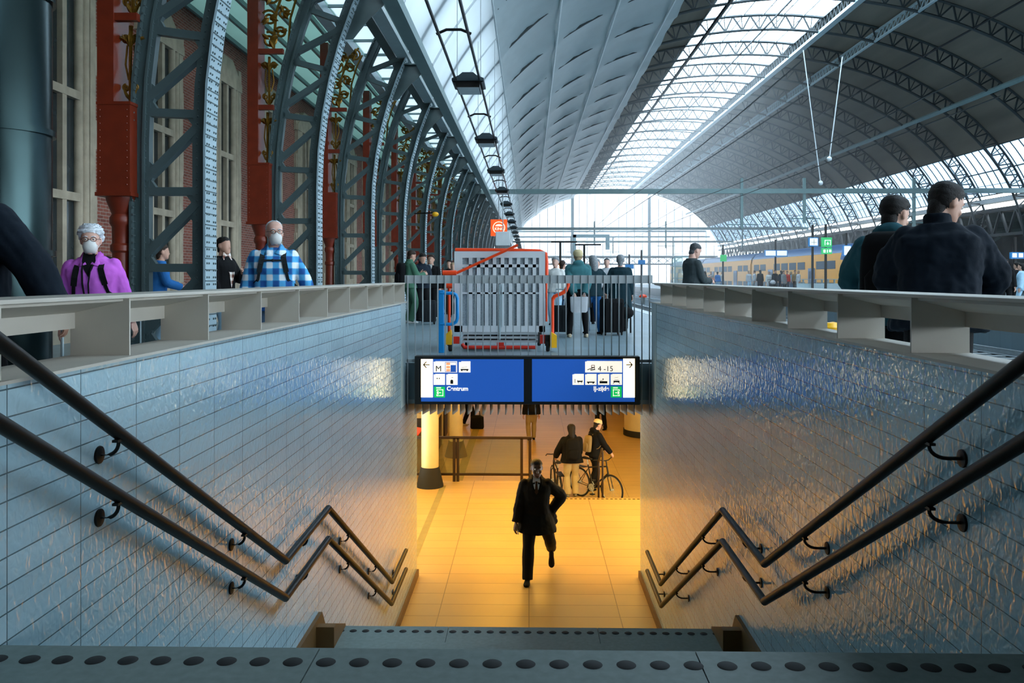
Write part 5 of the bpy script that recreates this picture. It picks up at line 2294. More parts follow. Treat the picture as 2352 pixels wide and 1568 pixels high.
def backpack(I, label, m, w=.3, hgt=.46, d=.16, piping=None, chest=False, t0=.0, straps=True):
    """a backpack worn by the person described by I"""
    R = I['root']
    t = thing('backpack', label, 'backpack', R.location, R.rotation_euler.z)
    t.scale = R.scale
    b = MB()
    rings = []
    for k, (u, sc) in enumerate(((0, .7), (.04, .93), (.2, 1), (.5, 1), (.8, .95), (.95, .8), (1, .5))):
        c = I['P'] + I['up'] * (t0 + u * hgt) - I['f'] * (.10 * I['fat'] + I['e'] + .004 + d / 2)
        rings.append([c + I['r'] * (w / 2 * sc) * math.copysign(abs(cos(2 * pi * j / 16)) ** .55, cos(2 * pi * j / 16)) + I['f'] * (d / 2 * (sc if sin(2 * pi * j / 16) < 0 else 1)) * math.copysign(abs(sin(2 * pi * j / 16)) ** .55, sin(2 * pi * j / 16)) for j in range(16)])
    b.loft(rings)
    b.build('bag', CL[m], t, 50)
    c = I['P'] + I['up'] * (t0 + hgt * .3) - I['f'] * (.10 * I['fat'] + I['e'] + .004 + d)
    b = MB()
    rings = []
    for u, sc in ((-.12, .6), (-.1, .95), (.05, 1), (.1, .7)):
        rings.append([c + I['up'] * u + I['r'] * (w * .38 * sc) * math.copysign(abs(cos(2 * pi * j / 14)) ** .6, cos(2 * pi * j / 14)) + I['f'] * .035 * sc * math.copysign(abs(sin(2 * pi * j / 14)) ** .6, sin(2 * pi * j / 14)) for j in range(14)])
    b.loft(rings)
    b.build('front_pocket', CL[m], t, 50)
    if straps:
        for sg in (-1, 1):
            fr = I['front']
            pts = [back_pt(I, sg * .07, .43, .0), I['P'] + I['up'] * .505 + I['r'] * sg * .095 - I['f'] * .04, I['P'] + I['up'] * .49 + I['r'] * sg * .105 + I['f'] * .045,
                   fr(sg * .105, .43, .012), fr(sg * .12, .36, .013), fr(sg * .135, .28, .013), fr(sg * .15, .2, .012), I['P'] + I['up'] * .12 + I['r'] * sg * (.155 * I['fat'] + I['e'] + .012), back_pt(I, sg * .12, .06, -.02)]
            b = MB()
            for i in range(len(pts) - 1):
                b.bar(pts[i], pts[i + 1], .05 if i < 5 else .028, .012, I['f'] if 2 <= i <= 6 else I['up'])
            b.build('strap', CL[piping or m], t, 50)
        if chest:
            b = MB()
            a, c = I['front'](-.11, .4, .016), I['front'](.11, .4, .016)
            mdl = I['front'](0, .4, .016)
            b.bar(a, mdl, .02, .008, I['f'])
            b.bar(mdl, c, .02, .008, I['f'])
            b.ball(mdl, (.02, .012, .015), 8, 6)
            b.build('chest_strap', CL['charcoal'], t)
    return t


def suitcase(label, loc, rz, m, w=.42, d=.26, hgt=.62, handle=True):
    t = thing('suitcase', label, 'suitcase', loc, rz)
    b = MB()
    rings = []
    for z, sc in ((.06, .9), (.09, 1), (hgt - .04, 1), (hgt, .9)):
        rings.append([V((w / 2 * sc * math.copysign(abs(cos(2 * pi * j / 20)) ** .35, cos(2 * pi * j / 20)), d / 2 * sc * math.copysign(abs(sin(2 * pi * j / 20)) ** .35, sin(2 * pi * j / 20)), z)) for j in range(20)])
    b.loft(rings)
    for k in range(5):
        x = -w * .36 + k * w * .18
        b.box(x - .012, x + .012, -d / 2 - .008, d / 2 + .008, .12, hgt - .08)
    b.build('shell', CL[m], t)
    for sx in (-1, 1):
        for sy in (-1, 1):
            b = MB()
            b.lathe([(.008, -.012), (.028, -.012), (.03, 0), (.028, .012), (.008, .012)], 12, (sx * w * .38, sy * d * .36, .03), 'x')
            b.box(sx * w * .38 - .018, sx * w * .38 + .018, sy * d * .36 - .012, sy * d * .36 + .012, .03, .07)
            b.build('wheel', M['black'], t)
    if handle:
        b = MB()
        b.tube([(-.09, 0, hgt - .02), (-.09, 0, hgt + .33), (.09, 0, hgt + .33), (.09, 0, hgt - .02)], .009, 8)
        b.tube([(-.09, 0, hgt + .33), (.09, 0, hgt + .33)], .015, 8)
        b.build('handle', M['steel_light'], t)
    return t


def bicycle(label, loc, rz, fm, s=1.0, steer=0.0, gi=0):
    """a city bicycle; local +x is forward"""
    t = thing('bicycle', label, 'bicycle', loc, rz)
    t.scale = (s, s, s)
    R = .335
    bx, fx = -.52, .54
    BB = V((-.08, 0, .29))
    ST = V((-.24, 0, .80))
    HT = V((.38, 0, .86))
    HB = V((.42, 0, .70))

    def wheel(x, y0=0.0):
        b = MB()
        b.tube([V((x + R * cos(2 * pi * k / 36), y0, R + .005 + R * sin(2 * pi * k / 36))) for k in range(36)], .021, 8, closed=True)
        w = b.build('tyre', M['black'], t)
        b = MB()
        b.tube([V((x + (R - .026) * cos(2 * pi * k / 36), y0, R + .005 + (R - .026) * sin(2 * pi * k / 36))) for k in range(36)], .01, 6, closed=True)
        b.build('rim', M['steel'], w)
        b = MB()
        for k in range(18):
            a = 2 * pi * k / 18
            b.bar((x + .02 * cos(a + .5), y0 + (.02 if k % 2 else -.02), R + .02 * sin(a + .5)), (x + (R - .03) * cos(a), y0, R + (R - .03) * sin(a)), .003, .003)
        b.build('spokes', M['steel'], w)
        b = MB()
        b.tube([(x, y0 - .05, R + .005), (x, y0 + .05, R + .005)], .022, 10)
        b.build('hub', M['steel'], w)
    wheel(bx)
    wheel(fx)
    b = MB()
    for a, c, r_ in ((BB, ST, .017), (BB, HB, .02), (ST + V((.02, 0, -.06)), HT, .018), (HT, HB, .021)):
        b.tube([a, c], r_, 10)
    for y in (-.06, .06):
        b.tube([BB + V((0, y * .4, 0)), V((bx, y, R))], .009, 8)
        b.tube([ST + V((0, 0, -.1)), V((bx, y, R))], .008, 8)
    b.build('frame', fm, t)
    b = MB()
    b.tube([HB, HB + V((.02, 0, -.06))], .022, 8)
    for y in (-.05, .05):
        b.tube([HB + V((.01, 0, -.05)), HB + V((.03, y, -.09)), V((fx, y, R))], .011, 8)
    b.build('fork', fm, t)
    b = MB()
    b.tube([HT, HT + V((-.03, 0, .14))], .014, 8)
    c = HT + V((-.03, 0, .14))
    ca, sa = cos(steer), sin(steer)
    hb = [(-.12, .3, .02), (-.03, .22, .03), (.02, .06, .0), (.02, -.06, .0), (-.03, -.22, .03), (-.12, -.3, .02)]
    b.tube([c + V((x * ca - y * sa, x * sa + y * ca, z)) for x, y, z in hb], .012, 8)
    b.build('handlebar', M['bracket'], t)
    b = MB()
    b.tube([ST, ST + V((-.03, 0, .12))], .013, 8)
    b.build('seat_post', M['steel'], t)
    b = MB()
    sc = ST + V((-.03, 0, .13))
    b.loft([[sc + V((x, w * cos(2 * pi * j / 10), .02 + hh * sin(2 * pi * j / 10))) for j in range(10)] for x, w, hh in ((.16, .015, .015), (.08, .025, .022), (-.02, .06, .03), (-.1, .075, .032), (-.13, .05, .02))])
    b.build('saddle', M['black'], t)
    b = MB()
    b.lathe([(.02, -.004), (.09, -.004), (.09, .004), (.02, .004)], 24, BB + V((0, -.05, 0)), 'y')
    b.build('chainring', M['steel'], t)
    b = MB()
    b.bar(BB + V((0, -.07, 0)), BB + V((.1, -.07, -.13)), .02, .012)
    b.bar(BB + V((0, .07, 0)), BB + V((-.1, .07, .13)), .02, .012)
    b.build('crank', M['steel'], t)
    for sg in (-1, 1):
        b = MB()
        c = BB + V((.1 * -sg, .07 * sg, .13 * sg))
        b.box(c.x - .045, c.x + .045, min(c.y, c.y + sg * .09), max(c.y, c.y + sg * .09), c.z - .012, c.z + .012)
        b.build('pedal', M['black'], t)
    b = MB()
    b.box(bx - .28, bx + .2, -.07, .07, .72, .735)
    b.tube([(bx - .2, .06, .72), (bx, .06, R)], .006, 6)
    b.tube([(bx - .2, -.06, .72), (bx, -.06, R)], .006, 6)
    b.build('rear_carrier', M['bracket'], t)
    return t
def gp(px, y, z=0.0):
    """ground point under a measured pixel column at depth y"""
    return (at(px, 637, y).x, y, z)


# ---- the man in black walking to the stairs
I = person('man in black coat and tie walking alone across the lower floor towards the stairs', gp(1232, 12.72, ZF), 180, 1.79, 0.03,
           hands=dict(R=(.30, .12, .80), L=(-.22, -.06, .95)), feet=dict(R=(.13, .30, 0), L=(-.23, -.46, 0.06)), heel=dict(L=.85), toes=dict(R=.1), poles=dict(L=(-1, -.2, -.1), R=(.4, -1, 0)),
           pelvis=(0, 0, .915), hp=.12, hy=.12, skin='skin_dark', top=dict(m='black', hem=-.24, e=.042, flare=.09, vee='lightgrey', vee_t=.33, vee_w=.055, tie='brown', collar='shirt', name='coat',
                                                        tail=[((-.26, -.1, .78), .05), ((-.24, -.1, .84), .06), ((-.2, -.07, .9), .08)]),
           bottom=dict(m='black', e=.024), shoes='black', hair=('buzz', 'dark', .006, .001), q='hi')
W = I['arms']['R'][2]
sp_ = thing('paper_slip', 'white rolled paper slip held in the right hand of the walking man', 'paper', I['root'].matrix_world @ V((0, 0, 0)))
sp_.location = (I['root'].location.x - W.x * I['s'] * 1.0 + .02, I['root'].location.y - (W.y + .03) * I['s'], I['root'].location.z + (W.z - .07) * I['s'])
b = MB()
b.tube([(0, 0, .05), (.012, -.01, -.09)], .008, 8)
b.build('roll', M['white'], sp_)

# ---- cyclists in the hall
I = person('person with long dark hair and black jacket seen from behind, white trousers, between two bicycles', gp(1313, 20.45, ZH), 5, 1.72, 0.05,
           hands=dict(L=(-.36, .22, .95), R=(.2, .3, .9)), feet=dict(L=(-.1, 0, 0), R=(.1, .05, 0)), hair=('long', 'dark', .02), hp=.15, top=dict(m='black', hem=-.1, e=.05, name='jacket', collar='hood'),
           bottom=dict(m='cream', e=.02, flare=.01), shoes='grey', fat=1.25, q='mid')
backpack(I, 'black backpack with a pale strap on the back of the long-haired cyclist', 'black', .34, .5, .18)
I = person('person in a cream cap and dark jacket looking right, holding the bicycle that faces right', gp(1364, 21.15, ZH), -62, 1.74, 0.1,
           hands=dict(L=(-.12, .42, .92), R=(.22, .36, .92)), feet=dict(L=(-.12, .15, 0), R=(.1, -.18, 0)), hair=('short', 'dark', .012), hat=('cap', 'cream'), hp=.35, top=dict(m='black', e=.035, hem=-.1, collar='hood', name='jacket'),
           bottom=dict(m='black', e=.022), shoes='black', q='mid')
backpack(I, 'tan backpack worn by the person in the cream cap', 'khaki', .26, .4, .12)
bf = mat('dark bike frame', '#1c1816', 0.35, 0.3)
bp_ = gp(1367, 20.15, ZH)
bicycle('black bicycle facing right beside the person in the cream cap', bp_, -0.85, bf)
bp_ = gp(1276, 19.75, ZH)
bicycle('dark city bicycle seen end-on at the left of the long-haired cyclist', (bp_[0] + .03, 20.2, ZH), pi / 2 + .12, bf, 1.0, .4)
# ---- others in the hall
I = person('person with a dark backpack and beige trousers walking away beyond the barrier, under the sign', gp(1221, 27.5, ZH), 8, 1.74, 0.02, feet=dict(L=(-.09, -.05, 0), R=(.09, .12, 0)),
           hair=('short', 'dark'), top=dict(m='black', e=.03), bottom=dict(m='khaki', e=.018), shoes='black', q='lo')
backpack(I, 'dark backpack on the back of the person in beige trousers', 'black', .32, .48, .17)
I = person('person in black trousers and white shoes at the left of the hall under the fins', gp(1074, 30.2, ZH), -70, 1.74, feet=dict(L=(-.09, -.12, 0), R=(.09, .16, 0)), hair=('short', 'dark'), top=dict(m='black', e=.03),
           bottom=dict(m='black', e=.02), shoes='white', q='lo')
t = thing('bag', 'dark holdall standing beside the person in white shoes in the hall', 'bag', gp(1096, 29.6, ZH))
b = MB()
b.loft([[V((.24 * sc * math.copysign(abs(cos(2 * pi * j / 14)) ** .5, cos(2 * pi * j / 14)), .14 * sc * math.copysign(abs(sin(2 * pi * j / 14)) ** .5, sin(2 * pi * j / 14)), z)) for j in range(14)] for z, sc in ((0, .9), (.05, 1), (.4, .95), (.46, .5))])
b.build('body', CL['black'], t)
b = MB()
b.tube([(-.1, 0, .45), (-.08, 0, .6), (.08, 0, .6), (.1, 0, .45)], .014, 8)
b.build('handle', CL['black'], t)
person('person in black at the right of the hall, legs seen under the fins', gp(1382, 29.4, ZH), 150, 1.74, feet=dict(L=(-.09, -.1, 0), R=(.09, .1, 0)), hair=('short', 'dark'), top=dict(m='black', e=.03), bottom=dict(m='black', e=.02), q='lo')

# ---- platform, left of the stairs
I = person('person in a dark hooded jacket seen from behind at the left edge of the photo', (-3.03, 4.45, 0), -12, 1.87, 0.10,
           hands=dict(L=(-.3, .3, 1.0), R=(.40, .2, .93)), poles=dict(R=(.9, -.6, 0)), hair=('short', 'dark'), hp=.2, top=dict(m='deepblue', e=.055, hem=-.14, collar='hood', name='jacket'), bottom=dict(m='black'), fat=1.1, q='hi')
suitcase('dark suitcase with a bright handle held by the dark-clad person at the left edge', (-2.56, 4.74, 0), 1.28, 'black', .42, .26, .6, True)
I = person('white-haired person in a purple shirt and white face mask walking beside the red column', (-3.78, 7.35, 0), 194, 1.61, 0.14, side=0.05,
           hands=dict(L=(-.36, -.02, .72), R=(.30, .06, .78)), poles=dict(L=(-.9, -.5, 0), R=(.8, -.6, 0)), feet=dict(L=(-.1, .15, 0), R=(.1, -.15, 0)), hp=.02, hy=.12, skin='skin_pale',
           hair=('short', 'white', .03, .009), mask=True, glasses=True, fat=1.22, top=dict(m='purple', e=.032, hem=-.12, vee='black', vee_t=.36, vee_w=.06, collar='shirt', name='shirt', folds=.035), bottom=dict(m='charcoal'), q='hi')
backpack(I, 'black backpack worn by the white-haired person in purple', 'black', .34, .5, .18)
fr = I['front']
ln = thing('lanyard', 'thin black lanyard hanging over the purple shirt', 'lanyard', I['root'].location, I['root'].rotation_euler.z)
ln.scale = I['root'].scale
b = MB()
for sg, tb in ((1, .06), (-.3, .07)):
    pts = [I['N'] + I['r'] * .055 * (1 if sg > 0 else -1) + I['f'] * .05 + I['up'] * .02, fr(.05 if sg > 0 else -.02, .42, .02), fr(.05 if sg > 0 else .0, .3, .02), fr(.045 if sg > 0 else .01, .16, .02), fr(.04 if sg > 0 else -.01, tb, .02)]
    b.tube(pts, .008, 6)
b.build('cord', CL['black'], ln)
W = I['root'].matrix_basis @ V((0, 0, 0))
sx_ = at(312, 740, 7.25)
suitcase('black wheeled case pulled by the person in purple, seen through the parapet bay', (sx_.x + .0, 7.55, 0), .3, 'black', .4, .28, .52, True)

I = person('bald man in a blue and white checked shirt and white mask with backpack straps', gp(630, 8.85), 192, 1.76, 0.04, hands=dict(L=(-.36, -.02, .86), R=(.33, .02, .82)), poles=dict(L=(-.9, -.6, 0), R=(.9, -.5, 0)),
           feet=dict(L=(-.1, .2, 0), R=(.1, -.15, 0)), hp=.05, hy=.28, skin='skin_pale', hair=('bald', 'white', .008, .002), mask=True, glasses=True, fat=1.2,
           top=dict(m='check', e=.032, hem=-.12, collar='shirt', name='shirt', folds=.03), bottom=dict(m='jeans'), q='hi')
backpack(I, 'dark backpack with chest strap worn by the man in the checked shirt', 'charcoal', .34, .5, .18, chest=True)
I = person('young dark-haired man in a black jacket over a plaid shirt between the arches', gp(512, 12.6), -108, 1.77, 0.0, hands=dict(L=(-.06, .3, 1.22), R=(.22, .1, .84)), poles=dict(L=(-.7, -.2, -1)),
           hair=('fade', 'dark', .009), hy=.0, top=dict(m='black', e=.035, hem=-.1, name='jacket', vee='brownplaid', vee_t=.05, vee_w=.10), bottom=dict(m='paleblue', e=.022), shoes='white', q='mid')
I = person('person in a blue jacket and jeans half hidden behind the nearest arch', gp(362, 13.9), -60, 1.72, 0.1, hands=dict(L=(-.15, .36, 1.05), R=(.18, .36, 1.02)), hair=('short', 'brown'), top=dict(m='blue', e=.035, name='jacket'),
           bottom=dict(m='paleblue', e=.02), q='mid')
A_ = person('bearded man in a green jacket, left of the trio by the balustrade', gp(940, 21.6), -58, 1.86, 0.02, hands=dict(L=(-.1, .34, 1.2), R=(.12, .34, 1.18)), poles=dict(L=(-.5, -.4, -1), R=(.5, -.4, -1)), hp=.3,
           hair=('fade', 'brown', .012), top=dict(m='green', e=.035, hem=-.1, name='jacket', collar='high'), bottom=dict(m='green', e=.02), shoes='white', q='mid')
backpack(A_, 'black backpack on the man in the green jacket', 'black', .3, .5, .18)
person('man in a navy jacket looking down, middle of the trio by the balustrade', gp(968, 22.9), -150, 1.83, 0.04, hands=dict(L=(-.05, .34, 1.1), R=(.1, .33, 1.08)), poles=dict(L=(-.5, -.4, -1), R=(.5, -.4, -1)), hp=.35,
       hair=('fade', 'dark', .012), top=dict(m='navy', e=.035, hem=-.1, name='jacket', collar='high'), bottom=dict(m='black', e=.024), shoes='black', q='mid')
person('man in a black jacket over a white shirt, right of the trio by the balustrade', gp(991, 24.0), 170, 1.80, 0.0, hair=('short', 'brown', .016), top=dict(m='black', e=.03, name='jacket', vee='white', vee_t=.3, vee_w=.05),
       bottom=dict(m='black', e=.02), shoes='white', q='mid')
suitcase('small black suitcase standing in front of the trio by the balustrade', gp(984, 21.2), .2, 'charcoal', .38, .25, .6, False)
person('person in dark clothes beside an arch left of the lift', gp(1033, 27), 160, 1.72, hair=('short', 'dark'), top=dict(m='black', e=.03), bottom=dict(m='black'), q='lo')
person('person with light hair and grey top just left of the lift', gp(1041, 25), 185, 1.6, hair=('long', 'sand'), top=dict(m='grey', e=.03), bottom=dict(m='black'), q='lo')

# ---- platform, right behind the balustrade
I = person('person in pale beanie and teal hood seen from behind with a white bag', gp(1328, 16.6), 3, 1.70, 0.02, hands=dict(L=(-.10, -.22, .88), R=(.10, -.22, .88)), poles=dict(L=(-1, -.4, 0), R=(1, -.4, 0)),
           feet=dict(L=(-.17, 0, 0), R=(.17, .0, 0)), hair=('short', 'sand'), hat=('beanie', 'cream'), top=dict(m='teal', e=.05, hem=-.06, collar='hood', name='hooded_jacket'), bottom=dict(m='black', e=.008, flare=-.008), shoes='beige', fat=1.1, q='mid')
b = MB()
b.loft([[V((w * cos(2 * pi * j / 18), -.01 + d * sin(2 * pi * j / 18), z)) for j in range(18)] for z, w, d in ((.60, .265, .17), (.62, .27, .175), (.8, .25, .17), (.98, .225, .155), (1.12, .21, .15))])
put('coat_skirt', b.mesh('coat_skirt', CL['black']), I['root'])
Bg = thing('shopping_bag', 'white shopping bag held behind the back by the person in the long black coat', 'bag', (I['root'].location.x, I['root'].location.y - .3, .5))
b = MB()
b.loft([[V((.17 * sc * math.copysign(abs(cos(2 * pi * j / 16)) ** .4, cos(2 * pi * j / 16)), .05 * math.copysign(abs(sin(2 * pi * j / 16)) ** .5, sin(2 * pi * j / 16)), z)) for j in range(16)] for z, sc in ((0, .8), (.03, .95), (.2, 1), (.3, 1))])
b.build('bag', CL['lightgrey'], Bg)
b = MB()
for s in (-1, 1):
    b.tube([(s * .1 - .04, 0, .29), (s * .1, -.02, .38), (s * .1 + .04, 0, .29)], .006, 6)
b.build('handles', CL['lightgrey'], Bg)
person('person in a dark teal jacket, blue jeans and black boots beside the long black coat', gp(1362, 17.6), 20, 1.62, hands=dict(L=(-.22, .12, .84), R=(.3, .05, .95)), feet=dict(L=(-.1, .1, 0), R=(.14, -.1, 0)), hair=('long', 'grey'),
       top=dict(m='darkteal', e=.045, hem=-.1, name='jacket'), bottom=dict(m='blue', e=.016, flare=-.004), shoes='black', q='mid')
person('grey-haired person facing the camera behind the teal jacket', gp(1370, 21.5), 180, 1.62, skin='skin_pale', hair=('short', 'grey', .02), top=dict(m='lightgrey', e=.03), bottom=dict(m='black'), q='mid')
I = person('short-haired man in a dark green coat beside the large black suitcase', gp(1425, 18.6), -8, 1.66, hands=dict(L=(-.3, -.02, .86), R=(.26, .0, .8)), hair=('short', 'grey'), top=dict(m='darkteal', e=.05, hem=-.5, name='coat', flare=.03), bottom=dict(m='black'), fat=1.1, q='mid')
person('man with cropped hair behind the dark green coat', gp(1394, 24.5), 170, 1.72, skin='skin_pale', hair=('buzz', 'greydark', .006), top=dict(m='lightgrey', e=.03), bottom=dict(m='black'), q='lo')
suitcase('large black ribbed suitcase at the right of the platform group', gp(1405, 17.3), .25, 'black', .46, .3, .74, True)
suitcase('black suitcase behind the orange push handle of the lift', gp(1287, 17.4), -.1, 'charcoal', .36, .26, .6, True)
t = thing('bag', 'dark rounded bag at the right side of the large black suitcase', 'bag', (gp(1432, 18.0)[0] + .05, 18.0, .30))
b = MB()
b.ball((0, 0, .12), (.17, .14, .13), 14, 10)
b.build('body', CL['black'], t)
b = MB()
b.tube([(-.08, 0, .22), (0, 0, .36), (.08, 0, .22)], .012, 6)
b.build('handle', CL['black'], t)
b = MB()
for s in (-1, 1):
    b.box(s * .1 - .015, s * .1 + .015, -.02, .02, -.30, .02)
b.build('stand', M['bracket'], t)
person('grey-haired person left of the teal hood, next to the lift', gp(1276, 21), 165, 1.66, skin='skin_pale', hair=('short', 'grey', .02), top=dict(m='white', e=.03), bottom=dict(m='paleblue'), q='mid')
I = person('person in green with a yellow bag left of the teal hood', gp(1291, 23), -40, 1.62, hair=('short', 'brown'), top=dict(m='green', e=.04), bottom=dict(m='jeans'), q='lo')
t = thing('bag', 'small yellow bag carried at chest height left of the teal hood', 'bag', (gp(1280, 22)[0], 22.2, 1.16))
b = MB()
b.loft([[V((.11 * sc * cos(2 * pi * j / 14), .06 * sc * sin(2 * pi * j / 14), z)) for j in range(14)] for z, sc in ((0, .7), (.04, 1), (.13, .95), (.16, .5))])
b.build('body', CL['orange'], t)
b = MB()
b.tube([(-.08, 0, .14), (-.04, .1, .34), (.06, .12, .36), (.08, 0, .14)], .01, 6)
b.build('strap', CL['orange'], t)
I = person('dark-haired man in a grey sweater looking down, behind the right parapet', gp(1588, 15.4), -68, 1.80, 0.03, hands=dict(L=(-.06, .34, 1.1), R=(.08, .34, 1.08)), poles=dict(L=(-.5, -.6, -1), R=(.5, -.6, -1)), hp=.42,
           skin='skin_pale', hair=('fade', 'greydark', .009), top=dict(m='sweater', e=.026, hem=-.08, name='sweater'), bottom=dict(m='charcoal'), q='hi')
# ---- two men at the right parapet
I = person('tall dark-haired man in a dark jacket seen from behind at the right parapet', (2.54, 5.32, 0), -22, 1.78, 0.10, side=0.0, hands=dict(L=(-.12, .36, 1.08), R=(.16, .34, 1.06)), poles=dict(L=(-1, -.3, -.5), R=(1, -.25, -.45)),
           hp=.42, hy=-.85, hair=('short', 'dark', .013, .002), top=dict(m='deepblue', e=.06, hem=-.12, collar='high', name='jacket', folds=.05), bottom=dict(m='black'), fat=1.12, q='hi')
I = person('man with shaved temples in a teal jacket and black backpack, left of the tall man', (2.55, 6.05, 0), -28, 1.75, 0.06, hands=dict(L=(-.14, .34, 1.08), R=(.16, .34, 1.06)), poles=dict(L=(-1, -.3, -.6), R=(1, -.3, -.6)), hp=.3, hy=-.5,
           hair=('fade', 'dark', .016, .002), top=dict(m='tealjacket', e=.05, hem=-.12, collar='hood', name='jacket', folds=.04), bottom=dict(m='black'), fat=1.05, q='hi')
backpack(I, 'black backpack with teal piping worn by the man with shaved temples', 'black', .34, .52, .2, piping='teal')

# ---- far platform, waiting by the train
far = [(1619, 75, 'charcoal', 'jeans', 'dark', 'crouched person in black at the left end of the far waiting group', 1.72, None), (1633, 76, 'grey', 'jeans', 'sand', 'person in grey second from the left of the far waiting group', 1.7, None),
       (1648, 75, 'blue', 'paleblue', 'dark', 'person in a blue coat in the left cluster of the far waiting group', 1.66, None), (1659, 77, 'white', 'jeans', 'sand', 'person in white at the right of the left cluster on the far platform', 1.72, None),
       (1720, 72, 'lightgrey', 'paleblue', 'sand', 'person in pale top and light jeans with a black shoulder bag, far platform', 1.74, None), (1733, 76, 'lightgrey', 'grey', 'brown', 'person in light grey standing at the train door', 1.78, None),
       (1746, 73, 'black', 'black', 'dark', 'person in a long black coat on the far platform', 1.80, -.5), (1766, 72, 'white', 'lightgrey', 'sand', 'person in a long white coat on the far platform', 1.66, -.45),
       (1780, 71.5, 'black', 'charcoal', 'dark', 'person in black pushing a stroller on the far platform', 1.78, None), (1794, 74, 'navy', 'navy', 'dark', 'person in navy behind the red jacket, far platform', 1.76, None),
       (1800, 71, 'grey', 'charcoal', 'brown', 'person in a grey coat left of the red jacket, far platform', 1.72, -.3), (1808, 71.5, 'red', 'navy', 'brown', 'person in a bright red jacket on the far platform', 1.7, None),
       (1817, 73, 'paleblue', 'jeans', 'sand', 'person in pale blue right of the red jacket, far platform', 1.68, None), (1826, 72, 'khaki', 'brown', 'brown', 'person in brown near the right end of the far waiting group', 1.76, None),
       (1834, 70, 'lightgrey', 'black', 'sand', 'person in a long pale coat at the right end of the far waiting group', 1.72, -.5)]
for i, (px, y, tc_, bc, hc, lb, hh, hem) in enumerate(far):
    x = gp(px, y)[0]
    person(lb, (x, y, 0), (40, 160, -30, 100, 200, 90, 0, 170, 190, 20, 210, 150, -60, 180, 100)[i], hh, top=dict(m=tc_, e=.04, hem=hem or -.1, name='coat' if hem else 'jacket'), bottom=dict(m=bc, e=.02), hair=('short' if i % 3 else 'long', hc), q='lo')
t = thing('stroller', 'dark baby stroller with a pale hood in front of the person in black', 'stroller', (gp(1779, 70)[0], 70.6, 0))
b = MB()
b.loft([[V((.26 * sc * cos(2 * pi * j / 14), yo + .3 * sc * sin(2 * pi * j / 14), z)) for j in range(14)] for z, sc, yo in ((.42, .7, 0), (.5, 1, 0), (.8, 1, .05), (.95, .6, .12))])
b.build('seat', CL['black'], t)
b = MB()
b.ball((0, -.1, .75), (.24, .22, .2), 12, 8)
b.build('hood', CL['lightgrey'], t)
b = MB()
for x in (-.25, .25):
    b.tube([(x, -.3, .15), (x, .1, .5), (x, .5, 1.0)], .018, 6)
b.tube([(-.25, .5, 1.0), (.25, .5, 1.0)], .018, 6)
b.build('frame', M['bracket'], t)
for x in (-.25, .25):
    for y in (-.3, .35):
        b = MB()
        b.lathe([(.02, -.02), (.13, -.02), (.14, 0), (.13, .02), (.02, .02)], 14, (x, y, .14), 'x')
        b.build('wheel', M['black'], t)
# right edge of the second platform
person('dark-haired bearded man in a black jacket standing at the right edge beyond the tall man', gp(2309, 28.5), 160, 1.76, hands=dict(R=(.24, .12, .84), L=(-.26, .1, .84)), hair=('short', 'dark', .018), top=dict(m='black', e=.045, name='jacket', collar='high'), bottom=dict(m='black'), q='mid')
person('person in black top at the far right edge, next to the light blue coat', gp(2336, 31), 30, 1.72, hair=('short', 'dark'), top=dict(m='black', e=.03), bottom=dict(m='black'), q='lo')
person('person in a light blue coat and jeans at the far right edge', gp(2346, 30), 60, 1.66, hair=('long', 'dark'), top=dict(m='paleblue', e=.04, hem=-.2, name='coat'), bottom=dict(m='paleblue'), q='lo')
# ================================================================ LIGHT
w = bpy.data.worlds.new('sky')
SC.world = w
w.use_nodes = True
bg = w.node_tree.nodes['Background']
bg.inputs['Color'].default_value = (0.76, 0.89, 1.0, 1)
bg.inputs['Strength'].default_value = 10.0


def portal(loc, rot, sx, sy):
    l = bpy.data.lights.new('daylight_opening', 'AREA')
    l.shape = 'RECTANGLE'
    l.size = sx
    l.size_y = sy
    l.cycles.is_portal = True
    o = bpy.data.objects.new('daylight_opening', l)
    COL.objects.link(o)
    o.location = loc
    o.rotation_euler = rot
    return o


def portal_arc(ta, tb, off, ya, yb):
    xa, za = el(ta, off)
    xb, zb = el(tb, off)
    mid = V(((xa + xb) / 2, (ya + yb) / 2, (za + zb) / 2))
    d = V((xb - xa, 0, zb - za))
    u = d.normalized()
    nrm = V((0, 1, 0)).cross(u)          # towards or away from the hall centre
    c = V((XC, mid.y, 2.0)) - mid
    if nrm.dot(c) < 0:
        nrm = -nrm
    z = -nrm                             # area lights shine along local -z
    x = V((0, 1, 0))
    y = z.cross(x)
    m = Matrix((x, y, z)).transposed().to_4x4()
    m.translation = mid
    o = portal((0, 0, 0), (0, 0, 0), yb - ya, d.length)
    o.matrix_world = m
    return o


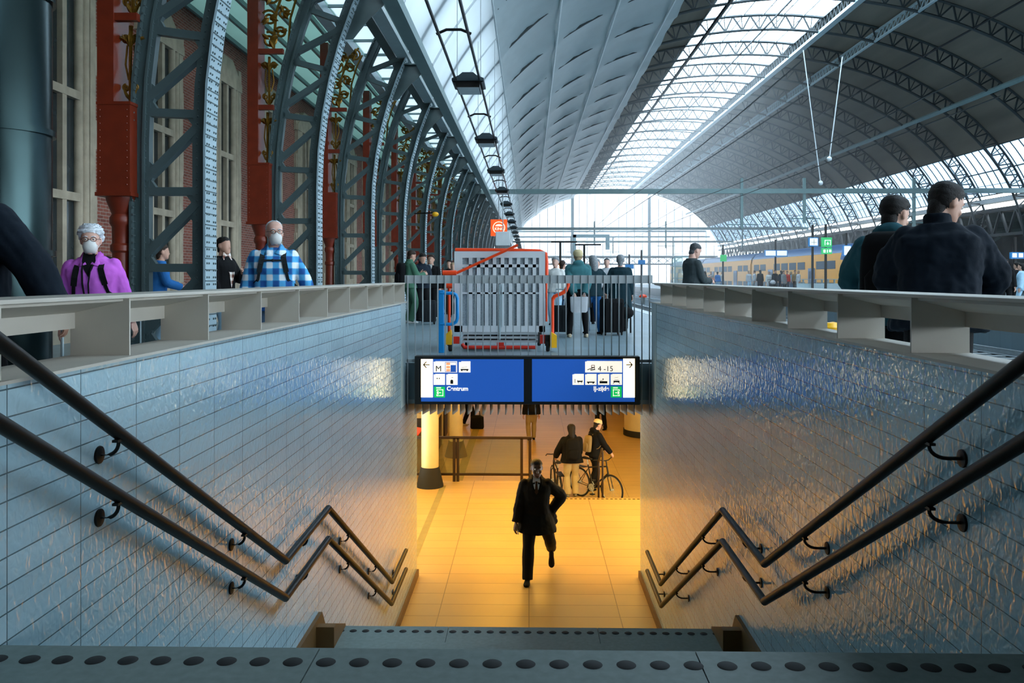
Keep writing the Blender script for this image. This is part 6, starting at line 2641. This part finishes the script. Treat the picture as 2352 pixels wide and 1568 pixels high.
portal_arc(TH_SR, TH_SL, 0.9, YSKY, YEND)
portal_arc(TH_RB, TH_RT, 0.9, 20, YEND)
portal_arc(TH_LT, TH_LB, 1.2, 8, YEND)
portal((-6.1, (8 + YEND) / 2, 7.83), (0, 0, pi / 2), YEND - 8, 4.4)
portal((XC, GY - 0.3, 8.4), (-pi / 2, 0, 0), 36, 17)


def lamp(name, loc, sx, sy, power, col, rot=(0, 0, 0), spread=pi):
    l = bpy.data.lights.new(name, 'AREA')
    l.shape = 'RECTANGLE'
    l.size = sx
    l.size_y = sy
    l.energy = power
    l.color = col
    l.spread = spread
    o = bpy.data.objects.new(name, l)
    COL.objects.link(o)
    o.location = loc
    o.rotation_euler = rot
    return o


WARM = (1.0, 0.47, 0.025)
for i, y in enumerate((14.0, 17.0, 20.5, 24.5, 29.0, 35.0)):
    for x in (-4.2, -0.4, 3.0):
        lamp('hall_ceiling_lamp', (x, y, -0.66), 1.4, 0.5, 50 if y < 18 else 26, WARM)


hz = MB()
hz.box(-8.2, 33.5, 55, YEND, 0.02, 16.4)  # scatter volume added to imitate the bloom at the far end
hm = bpy.data.materials.new('bloom haze')
hm.use_nodes = True
hn = hm.node_tree
hn.nodes.remove(hn.nodes['Principled BSDF'])
vsn = hn.nodes.new('ShaderNodeVolumeScatter')
vsn.inputs['Density'].default_value = 0.009
vsn.inputs['Color'].default_value = (1, 1, 1, 1)
vsn.inputs['Anisotropy'].default_value = 0.2
hn.links.new(vsn.outputs[0], hn.nodes['Material Output'].inputs['Volume'])
ho_ = hz.build('haze', hm)  # added volume, imitates lens bloom
tag(ho_, 'pale haze volume imitating lens bloom deep in the train shed', 'haze', kind='stuff')
cy = SC.cycles
cy.max_bounces = 7
cy.diffuse_bounces = 4
cy.glossy_bounces = 4
cy.transmission_bounces = 4
cy.transparent_max_bounces = 12
cy.volume_bounces = 0
cy.sample_clamp_indirect = 6.0
cy.caustics_reflective = False
cy.caustics_refractive = False
cy.use_adaptive_sampling = True
cy.adaptive_threshold = 0.02
cy.use_denoising = True
vs = SC.view_settings
vs.view_transform = 'Standard'
vs.look = 'None'
vs.exposure = 0.3
vs.gamma = 1.0
vs.use_curve_mapping = False
